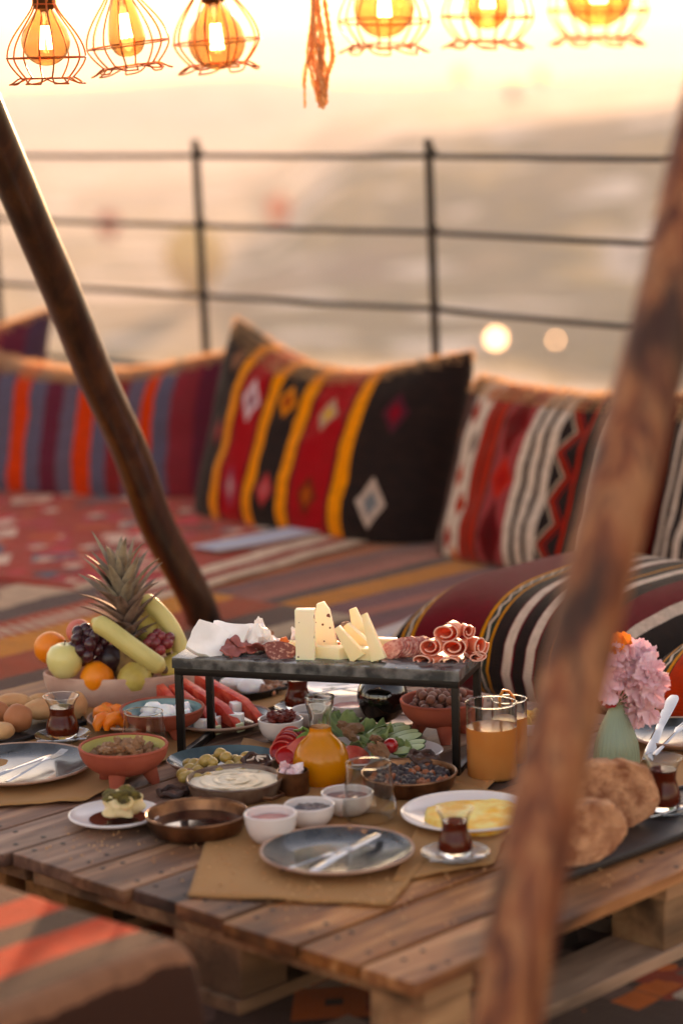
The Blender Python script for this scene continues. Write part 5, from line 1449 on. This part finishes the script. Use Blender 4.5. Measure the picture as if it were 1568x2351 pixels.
for k, (x, y, z, s_, rot, lb_) in enumerate(((800, 1690, .014, .075, (.2, .1, .3), 'large curly lettuce leaf behind the carafe shoulder'), (826, 1690, .014, .065, (.15, -.1, -.5), 'curly lettuce leaf in front of the black jug'), (790, 1668, .022, .05, (.5, .2, .6), 'upright lettuce leaf right of the carafe neck'),
        (850, 1700, .014, .062, (.1, .2, -2.2), 'lettuce leaf under the walnuts'), (815, 1715, .014, .06, (.1, .1, 2.6), 'lettuce leaf in the middle of the salad'), (888, 1738, .012, .05, (.3, .1, 1.2), 'lettuce leaf beside the raisin pan'), (912, 1735, .012, .045, (.4, .2, -1.2), 'small lettuce leaf right of the cherry tomato'), (866, 1706, .012, .045, (.05, 0, .9), 'lettuce leaf behind the cherry tomato'))):
    lettuce(lb_, x, y, z, s_*.82, k*1.7, rot)
cuc = [(873, 1680, 25), (908, 1682, 22), (932, 1697, 8), (940, 1712, 4), (938, 1722, -2), (925, 1690, 14), (896, 1676, 26)]
for k, (x, y, tl) in enumerate(cuc):
    p = at(x, y, T+.022)
    ct = thing('cucumber_slice', 'pale green cucumber slice fanned out at the right of the salad', 'cucumber', p, 0, 'cucumber slices at the right of the salad', rot=(R_(18+rnd.uniform(-6, 6)), R_(-12), R_(tl)))
    poly = [(.029*math.cos(a*PI/12), .0125*math.sin(a*PI/12)) for a in range(24)]
    obj('flesh', G().prism(poly, 0, .003).mesh('flesh', True, cuc_m, bev=.0006), ct)
    obj('skin', G().tube([(q[0]*1.01, q[1]*1.01, .0015) for q in poly], .0016, 5, closed=True).mesh('skin', True, cucs_m), ct)
for (x, y, rp, lb_) in ((897, 1712, 18, 'shiny cherry tomato in the middle of the salad'), (700, 1692, 12, 'small cherry tomato left of the carafe')):
    p = at(x, y, T+.03); one('cherry_tomato', G().blob(ln(rp, p), 3, .02).mesh('cherry_tomato', True, tom_m), tom_m, lb_, 'tomato', p)
for k, (x, y, lb_) in enumerate(((802, 1686, 'walnut half lying on the lettuce nearest the carafe'), (792, 1668, 'walnut half high on the lettuce'), (866, 1700, 'large walnut half left of the cherry tomato'), (862, 1722, 'walnut half in front of the lettuce'), (878, 1722, 'walnut half below the cherry tomato'), (812, 1672, 'walnut half on the lettuce before the jug'))):
    walnut(at(x, y, T+.034), .0155, lb_)
for k, (x, y, lb_) in enumerate(((668, 1692, 'rearmost overlapping tomato slice left of the carafe'), (660, 1702, 'second overlapping tomato slice from the back'), (653, 1714, 'third overlapping tomato slice from the back'), (647, 1726, 'fourth overlapping tomato slice beside the olives'), (660, 1738, 'front tomato slice next to the dried fruit slice'))):
    p = at(x, y, T+.026)
    tt = thing('tomato_slice', lb_, 'tomato', p, rot=(R_(34), R_(-14), .3), group=None)
    obj('skin', G().blob(.0215, 3, .02, sz=.42).mesh('skin', True, tom_m), tt)
    obj('flesh', rim_ring(.0195, .0045, .0018).mesh('flesh', True, tomf_m), tt)
def wedgef(label, x, y, z, L, mat, rot, cat='tomato', name='tomato_wedge', m2=None):
    p = at(x, y, T+z); g = G(); vs = []; fs = []; n = 14
    rt_ = thing(name, label, cat, p, rot=rot)
    for i in range(n+1):
        t_ = i/n; a = t_*PI; q = math.sin(a)**.8*L*.42
        x_ = -L/2*math.cos(a)
        vs += [(x_, 0, 0), (x_, -q*.8, q*.75), (x_, 0, q*1.2), (x_, q*.8, q*.75)]
    for i in range(n):
        for k in range(4): fs.append((4*i+k, 4*i+(k+1) % 4, 4*i+4+(k+1) % 4, 4*i+4+k))
    obj('flesh', g.add(vs, fs).mesh('flesh', True, mat), rt_)
    return rt_
wedgef('big tomato wedge standing left of the carafe body', 690, 1740, .016, .085, tomf_m, (R_(70), R_(-52), .2))
wedgef('tomato wedge behind the big one beside the carafe', 676, 1730, .018, .06, tom_m, (R_(60), R_(-40), .5))
wedgef('pale tomato wedge in front of the lettuce', 818, 1738, .012, .05, tomf_m, (R_(70), R_(35), 0))
wedgef('small tomato wedge right behind the carafe body', 806, 1732, .012, .035, tomf_m, (R_(70), R_(60), 0))
pep = M('green_pepper', (.45, .56, .26), (.34, .46, .2), rough=.35, ns=20, coat=.3)
p = at(692, 1688, T+.03)
one('pepper_ring', G().tube([(.016*math.cos(a*PI/9), .004*math.sin(a*2), .014*math.sin(a*PI/9)) for a in range(18)], .0028, 7, closed=True).mesh('pepper_ring', True, pep), pep, 'green pepper ring behind the tomato slices', 'pepper', p, (.3, 0, .3))
wedgef('green pepper strip above the big tomato wedge', 706, 1712, .03, .06, pep, (R_(60), R_(-35), .2), 'pepper', 'pepper_strip')

# ------------------------------------------------------------ vase with flowers
def vase():
    b, h, r = solve(1414, 1615, 1800, 40, 1.4)
    rb = ln(105, b)/2
    root = thing('flower_vase', 'ribbed pale green teardrop vase right of the near pole', 'vase', b)
    pr = smooth_prof([(0, 0), (rb*.72, 0), (rb*.9, h*.06), (rb, h*.25), (rb*.92, h*.5), (rb*.62, h*.75), (rb*.34, h*.92), (rb*.36, h)], 4)
    g = G(); n = 96; vs = []; fs = []
    P = pr+[(max(0, a-.002), max(z, .004)) for a, z in pr[::-1]]
    for (rr, z) in P:
        for i in range(n):
            a = 2*PI*i/n; k = 1+.018*math.cos(a*32)*(1 if 0 < z < h*.97 else 0)
            vs.append((rr*k*math.cos(a), rr*k*math.sin(a), z))
    for j in range(len(P)-1):
        for i in range(n): fs.append((j*n+i, j*n+(i+1) % n, (j+1)*n+(i+1) % n, (j+1)*n+i))
    obj('body', g.add(vs, fs).mesh('body', True, vase_m), root)
    return b, h, root
VBs, VH, VR = vase()
def petal(s_, seed, cup=.35):
    def fn(u, v, sd):
        a = (u-.5)*2; w_ = math.sin(PI*min(1, v*.62+.12))**.8
        x = a*s_*.55*w_; y = v*s_
        return (x, y, s_*cup*(v*v*.8)-s_*.25*a*a*w_+s_*.10*math.sin(a*7+seed)*v**2)
    return uv_grid('petal', fn, 12, 8, thick=.0005)
PM = [petal(1, s_, .2+.15*s_) for s_ in range(3)]
for q in PM: q.materials.append(petal_m)
def floret(label, p, s_, mat, seed, npet=9, name='flower', grp=None, face=None):
    root = thing(name, label, 'flower', p, rot=(0, 0, 0), group=grp)
    nrm = (face or Vector((0, -.6, .6))).normalized()
    root.rotation_euler = nrm.to_track_quat('Z', 'Y').to_euler()
    rr_ = random.Random(seed)
    for k in range(npet):
        ring = k % 3; a = k*2.39996
        o = obj('petal', PM[k % 3].copy() if mat is not petal_m else PM[k % 3], root, (0, 0, .002*ring), (R_(10+22*ring+rr_.uniform(-9, 9)), 0, a), s_*(1-.16*ring)*rr_.uniform(.85, 1.1))
        if mat is not petal_m:
            o.data.materials.clear(); o.data.materials.append(mat)
    tip = nrm
    return root
fl = [(1415, 1520, .030), (1445, 1505, .030), (1478, 1512, .028), (1500, 1535, .03), (1508, 1566, .03), (1498, 1592, .028), (1470, 1585, .032), (1440, 1580, .032), (1418, 1562, .032), (1455, 1548, .034), (1484, 1556, .032), (1430, 1540, .03), (1476, 1618, .03), (1492, 1634, .028), (1460, 1640, .026), (1405, 1590, .028), (1465, 1530, .03), (1450, 1612, .026)]
gl = ['pink blossom of the flower head over the vase']
ctr = atY(1455, 1560, VBs.y)
for k, (x, y, s_) in enumerate(fl):
    p = atY(x, y, VBs.y-.02+.045*((k*7) % 5)/5)
    out = (p-ctr); out.y = -.03; 
    floret('pale pink ruffled blossom in the flower head above the vase', p, s_*1.0, petal_m, k, 7, grp='pink blossoms in the vase', face=out.normalized()+Vector((0, -.5, .35)))
for k, (x, y) in enumerate(((1430, 1512), (1470, 1500), (1500, 1548), (1455, 1575), (1490, 1605), (1420, 1575))):
    floret('pale pink ruffled blossom in the flower head above the vase', atY(x, y, VBs.y+.03), .030, petal_m, k+40, 7, grp='pink blossoms in the vase', face=Vector(((x-1455)/60, .2, .6)))
floret('bright orange blossom at the top left of the flowers', atY(1420, 1488, VBs.y), .032, opetal_m, 77, 8, face=Vector((-.2, -.4, .8)))
floret('small crimson blossom low at the left of the vase neck', atY(1404, 1606, VBs.y-.01), .020, rpetal_m, 78, 8, face=Vector((-.4, -.7, .1)))
g = G()
for (x, y, s_) in fl[::2]:
    p = atY(x, y, VBs.y+.01)-VBs
    g.tube([(0, 0, .05), (0, .002, VH*1.0), tuple(p*.6+Vector((0, 0, VH*.42))), tuple(p)], .0013, 5)
obj('stems', g.mesh('stems', True, leaf_m), VR)

# ------------------------------------------------------------ big breads, slate board
tray('bread_board', 'long black slate board under the large breads at the right', [(1235, 2038), (1640, 1890), (1600, 1800), (1200, 1905)], board_m, .008, 'board')
def loaf(label, x, yb, wpx, hpx, seed, rz=0, sy=.6, cut=False, lift=.009, tilt=0, back=.05):
    c = at(x, yb, T+lift); a_ = ln(wpx, c)/2; h_ = ln(hpx, c)/2
    bm = bmesh.new(); bmesh.ops.create_icosphere(bm, subdivisions=5, radius=1)
    vs = []
    for v in bm.verts:
        d = v.co.normalized()
        k = 1.02+.09*noise.noise(d*1.6+Vector((seed, 0, 0)))-.10*max(0, .16-abs(noise.noise(d*2.6+Vector((seed+4, 0, 0)))))/.16+.03*noise.noise(d*6+Vector((seed, 0, 0)))+.012*noise.noise(d*18+Vector((seed, 0, 0)))
        q = Vector((math.copysign(abs(d.x)**.85, d.x)*a_, d.y*a_*sy, d.z*h_))*k
        q.y = max(q.y, -a_*sy*.42+.05*abs(q.x)+.0025*noise.noise(d*22))
        vs.append(tuple(q))
    fs = [tuple(v.index for v in f.verts) for f in bm.faces]; bm.free()
    me = G().add(vs, fs).mesh('bread_loaf', True, loaf_m)
    return one('bread_loaf', me, loaf_m, label, 'bread', c+Vector((0, back, h_*.93)), (0, R_(tilt), rz))
loaf('large round crusty loaf standing behind, its upper edge sunlit', 1418, 1930, 225, 172, 2.2, .35, .42, tilt=12, back=.07)
loaf('crusty loaf in front of the round one beside the near pole', 1345, 1996, 205, 150, 5.7, .25, .50, tilt=-14, back=.035)

# crumbs scattered on the planks and paper
g = G()
for k in range(420):
    cx_, cy_, sp = ((1330, 2010, 90), (120, 1720, 90), (260, 1930, 80), (640, 2030, 120), (1010, 1985, 90), (520, 1960, 90), (880, 2060, 160))[k % 7]
    q = at(rnd.gauss(cx_, sp), rnd.gauss(cy_, sp*.25), T)
    aa = (q-C0); 
    if aa.dot(UA) < .02 or aa.dot(VB) < .02 or aa.dot(VB) > 1.6 or aa.dot(UA) > 1.2: continue
    r_ = rnd.uniform(.0008, .0024)
    g.blob(r_, 1, .4, 2, 1, 1, .7, k*.7, TR(q.x, q.y, T+.0035))
tag(obj('bread_crumbs', g.mesh('bread_crumbs', False, bread_m), None, kind='stuff'), 'tiny bread crumbs scattered over the planks and brown paper', 'crumbs')

# ------------------------------------------------------------ hanging lamps
fil_m = bpy.data.materials.new('glowing_filament'); fil_m.use_nodes = True
fn_ = fil_m.node_tree; fn_.nodes.clear()
fo = fn_.nodes.new('ShaderNodeOutputMaterial'); fe = fn_.nodes.new('ShaderNodeEmission')
fe.inputs['Color'].default_value = (1, .62, .28, 1); fe.inputs['Strength'].default_value = 220
fn_.links.new(fe.outputs[0], fo.inputs['Surface'])
wire_m = M('copper_wire', (.82, .42, .18), (.70, .32, .13), rough=.35, metal=.5, ns=20, bst=.1)
brass_m = M('brass_socket', (.42, .27, .15), (.34, .21, .12), rough=.35, metal=.8, ns=20)
cord_m = M('lamp_cord', (.12, .09, .07), rough=.8)
def lamp(label, xb, yb, W, Y, kind, tiltx, bend, bulb_r=.044, low=0, hang=0):
    c = atY(xb, yb, Y); k = ln(W, c)/.14      # cage scale
    root = thing('hanging_lamp', label, 'lamp', c, rot=(0, tiltx, bend), group='caged lamps hanging in a row')
    H = .128*k; R = .07*k
    # cage: collar, eight wires, belly ring, bottom ring and rosette of loops
    def prof(t): # t 0 top .. 1 bottom
        z = H*(1-t)
        r = .020*k+(R-.020*k)*math.sin(min(1, t/.72)*PI/2)**1.35
        if t > .72: r = R-(R*.36)*((t-.72)/.28)**1.5
        return r, z
    g = G()
    nW = 8
    for i in range(nW):
        a = 2*PI*i/nW+.2
        pts = []
        for j in range(17):
            r, z = prof(j/16); pts.append((r*math.cos(a), r*math.sin(a), z))
        pts = [(pts[0][0]*.8, pts[0][1]*.8, H+.05*k)]+pts
        g.tube(pts, .0016*k, 6)
    for (r, z) in (prof(0), prof(.72), prof(1.0)):
        g.tube([(r*math.cos(2*PI*i/40), r*math.sin(2*PI*i/40), z) for i in range(40)], .0016*k, 6, closed=True)
    pts = []; n = 160; r0 = prof(1.0)[0]
    for i in range(n):
        a = 2*PI*i/n; q = abs(math.sin(a*4))
        rr = r0+(R*.98-r0)*q
        pts.append((rr*math.cos(a+.13*math.cos(a*8)), rr*math.sin(a+.13*math.cos(a*8)), -.012*k*q*math.sin(q*2)+.001))
    g.tube(pts, .0015*k, 5, closed=True)
    obj('wire_cage', g.mesh('wire_cage', True, wire_m), root)
    zc = H*.06+low*k
    br = bulb_r
    if kind == 'globe':
        z0 = br+zc; pr = [(0, zc)]+[(br*math.sin(a), z0-br*math.cos(a)) for a in [i*PI/18 for i in range(1, 14)]]
        pr += [(.019*k, z0+br*1.12), (.0135*k, z0+br*1.32), (.0135*k, z0+br*1.5)]; zs = z0+br*1.32
    else:
        pr = [(0, zc), (.014, zc+.002), (.024, zc+.010), (.030, zc+.024), (.031, zc+.036), (.028, zc+.056), (.022, zc+.080), (.016, zc+.100), (.0135, zc+.112), (.0135, zc+.118)]
        z0 = zc+.045; zs = zc+.108
    pr = smooth_prof(pr, 3)
    bl = obj('bulb', G().lathe(pr+[(max(0, a-.0008), z) for a, z in pr[::-1]], 36).mesh('bulb', True, amber), root)
    fg_ = G()
    for i in range(6):
        a = 2*PI*i/6
        fg_.tube([(.009*math.cos(a), .009*math.sin(a), z0-.014), (.006*math.cos(a+.3), .006*math.sin(a+.3), z0+.026)], .0022, 6)
    fi = obj('filament', fg_.mesh('filament', True, fil_m), bl)
    obj('glass_stem', G().lathe([(0, z0+.02), (.005, z0+.022), (.004, z0+.04), (.009, zs-.002), (0, zs)], 16).mesh('glass_stem', True, glass), bl)
    obj('socket', G().lathe([(0, zs-.002), (.0165*k, zs-.002), (.019*k, zs+.002), (.019*k, zs+.055), (.012*k, zs+.062), (0, zs+.063)], 24).mesh('socket', True, brass_m), root)
    # cord up to the beam
    top = Vector((c.x, c.y, BEAM_Z)); m_ = Matrix.Rotation(bend, 4, 'Z')@Matrix.Rotation(tiltx, 4, 'Y')
    loc = m_.inverted()@(top-c)
    obj('cord', G().tube([(0, 0, zs+.06), (loc.x*.3, loc.y*.3, (zs+.06)*.6+loc.z*.4), tuple(loc)], .003, 6).mesh('cord', True, cord_m), root)
BEAM_Z = 1.95
lam = [('first hanging caged bulb from the left, round globe bulb', 110, 180, 182, 4.33, 'globe', 0, .1, .043, .014),
       ('second hanging caged bulb from the left, tilted, with a slim pear bulb', 302, 152, 192, 4.12, 'pear', R_(-7), .5, .03, .008),
       ('third hanging caged bulb from the left with a round bulb poking out below', 503, 148, 202, 3.92, 'globe', R_(-5), .9, .046, -.016),
       ('round caged bulb just right of the rope tassel', 882, 105, 212, 3.70, 'globe', R_(3), 1.2, .046, .004),
       ('caged slim pear bulb, second from the right', 1118, 95, 214, 3.60, 'pear', R_(2), .3, .03, .010),
       ('rightmost caged round bulb at the top of the picture', 1372, 86, 234, 3.36, 'globe', R_(2), .7, .048, .006)]
pts_l = []
for L_ in lam:
    lamp(*L_); q = atY(L_[1], L_[2], L_[4]); pts_l.append(Vector((q.x, q.y, BEAM_Z)))
a_, b_ = pts_l[0], pts_l[-1]; d_ = (b_-a_)
A_, B_ = a_-d_*.45, b_+d_*.35
bm_ = thing('lamp_beam', 'round wooden beam above the frame from which the lamps hang', 'beam', A_)
obj('shaft', G().tube(cr([(0, 0, .02), tuple((B_-A_)*.5+Vector((0, 0, .02))), tuple((B_-A_)+Vector((0, 0, .02)))], 8), .028, 14).mesh('shaft', True, bark), bm_)
# rope tassel
rope_m = M('jute_rope', (1.0, .88, .70), (.92, .74, .52), rough=.9, ns=60, bs=200, bst=.6)
translucent(rope_m, .7)
p0 = atY(728, 0, 3.86)
rp_ = thing('rope_tassel', 'frayed jute rope tassel hanging between the third and fourth lamps', 'tassel', p0)
strands = [([(722, -60), (722, 20), (716, 80), (722, 140), (738, 190), (742, 250)], .0040), ([(728, -60), (732, 30), (736, 100), (732, 160), (746, 200), (748, 240)], .0038), ([(736, -60), (748, 20), (756, 80), (764, 130), (752, 170), (738, 215), (736, 245)], .0042),
           ([(718, -60), (716, 40), (722, 90), (708, 140), (700, 190), (700, 248)], .0022), ([(724, -60), (728, 60), (712, 120), (698, 160), (696, 200)], .0015), ([(720, 40), (726, 110), (736, 150), (728, 190), (736, 235)], .0030), ([(712, 130), (714, 180), (722, 205), (738, 222)], .0013),
           ([(722, 0), (712, 70), (706, 130), (718, 175), (730, 235)], .0026), ([(730, 20), (744, 90), (738, 150), (728, 185), (740, 238)], .0030), ([(716, 20), (724, 80), (744, 140), (752, 185), (744, 232)], .0026), ([(724, 60), (714, 110), (722, 160), (742, 205)], .0028),
           ([(724, -60), (720, 60), (738, 120), (742, 180), (744, 225)], .0032)]
for k, (pts, r) in enumerate(strands):
    P = cr([atY(x, y, 3.86+.006*math.sin(k*2+i))-p0 for i, (x, y) in enumerate(pts)], 14)
    Q = []
    g = G()
    for s_ in range(2):
        Q = [q+Vector((math.cos(i*.75+s_*PI), math.sin(i*.75+s_*PI), 0))*r*.55 for i, q in enumerate(P)]
        g.tube(Q, r*.62, 5)
    obj('strand', g.mesh('strand', True, rope_m), rp_)
obj('hanging_cord', G().tube([(0, 0, .05), tuple(Vector((p0.x, p0.y, BEAM_Z))-p0)], .004, 6).mesh('hanging_cord', True, rope_m), rp_)

# ------------------------------------------------------------ balloons over and in the valley
def balloon(label, x, y, D, wpx, c1, c2):
    d = ray(x, y); p = CO+d.normalized()*D; r = wpx*D/F_PX/2
    root = thing('hot_air_balloon', label, 'balloon', p, group='hot air balloons')
    m = M('balloon_cloth_%d' % int(x), c1, c2, rough=.7, ns=.3)
    pr = [(0, r*1.05), (r*.45, r*.95), (r*.82, r*.6), (r, r*.1), (r*.93, -r*.35), (r*.62, -r*.85), (r*.25, -r*1.3), (r*.16, -r*1.4)]
    obj('envelope', G().lathe(smooth_prof(pr, 3), 28).mesh('envelope', True, m), root)
    obj('basket', G().box(-r*.14, r*.14, -r*.14, r*.14, -r*1.95, -r*1.72).mesh('basket', False, M('wicker', (.35, .22, .12), rough=.8)), root)
    g = G()
    for sx in (-1, 1):
        for sy in (-1, 1): g.tube([(sx*r*.13, sy*r*.13, -r*1.73), (sx*r*.15, sy*r*.15, -r*1.38)], r*.01, 4)
    obj('ropes', g.mesh('ropes', True, M('balloon_rope', (.2, .15, .1))), root)
balloon('distant dark hot air balloon in the sky, left of three', 1055, 168, 1700, 30, (.45, .33, .26), (.35, .25, .2))
balloon('distant dark hot air balloon in the sky, lowest of three', 1178, 210, 1600, 34, (.45, .33, .26), (.36, .25, .2))
balloon('distant dark hot air balloon in the sky, right of three', 1240, 172, 1700, 28, (.42, .33, .28), (.36, .26, .2))
balloon('orange hot air balloon low in the valley behind the middle rail', 640, 478, 900, 62, (.90, .48, .32), (.85, .42, .28))
balloon('red hot air balloon low in the valley at the left behind the rail', 250, 512, 880, 58, (.80, .42, .32), (.75, .38, .28))
balloon('large yellow hot air balloon in the valley by the left railing post', 448, 590, 860, 140, (.84, .66, .36), (.80, .62, .32))
# glowing balls on added posts, standing in for glints that blur to discs
def far_glint(label, x, y, D, s_):
    p = CO+ray(x, y).normalized()*D
    zg = -75
    root = thing('valley_glint', label, 'glint', (p.x, p.y, p.z-4.5))
    em = bpy.data.materials.get('glint_glow')
    if not em:
        em = bpy.data.materials.new('glint_glow'); em.use_nodes = True; n_ = em.node_tree; n_.nodes.clear()
        o_ = n_.nodes.new('ShaderNodeOutputMaterial'); e_ = n_.nodes.new('ShaderNodeEmission')
        e_.inputs['Color'].default_value = (1, .6, .3, 1); e_.inputs['Strength'].default_value = 3; n_.links.new(e_.outputs[0], o_.inputs['Surface'])
    obj('post', G().tube([(0, 0, -34), (0, 0, 4)], .08, 8).mesh('post', True, iron), root)
    obj('globe', G().blob(s_, 2, 0).mesh('globe', True, em), root, (0, 0, 4.5))
far_glint('added glowing ball for a glint far down in the valley, bright blurred disc above the white cushion', 1138, 777, 420, 1.15)
far_glint('fainter added glowing ball for a glint in the valley near the pole', 1275, 781, 430, .42)
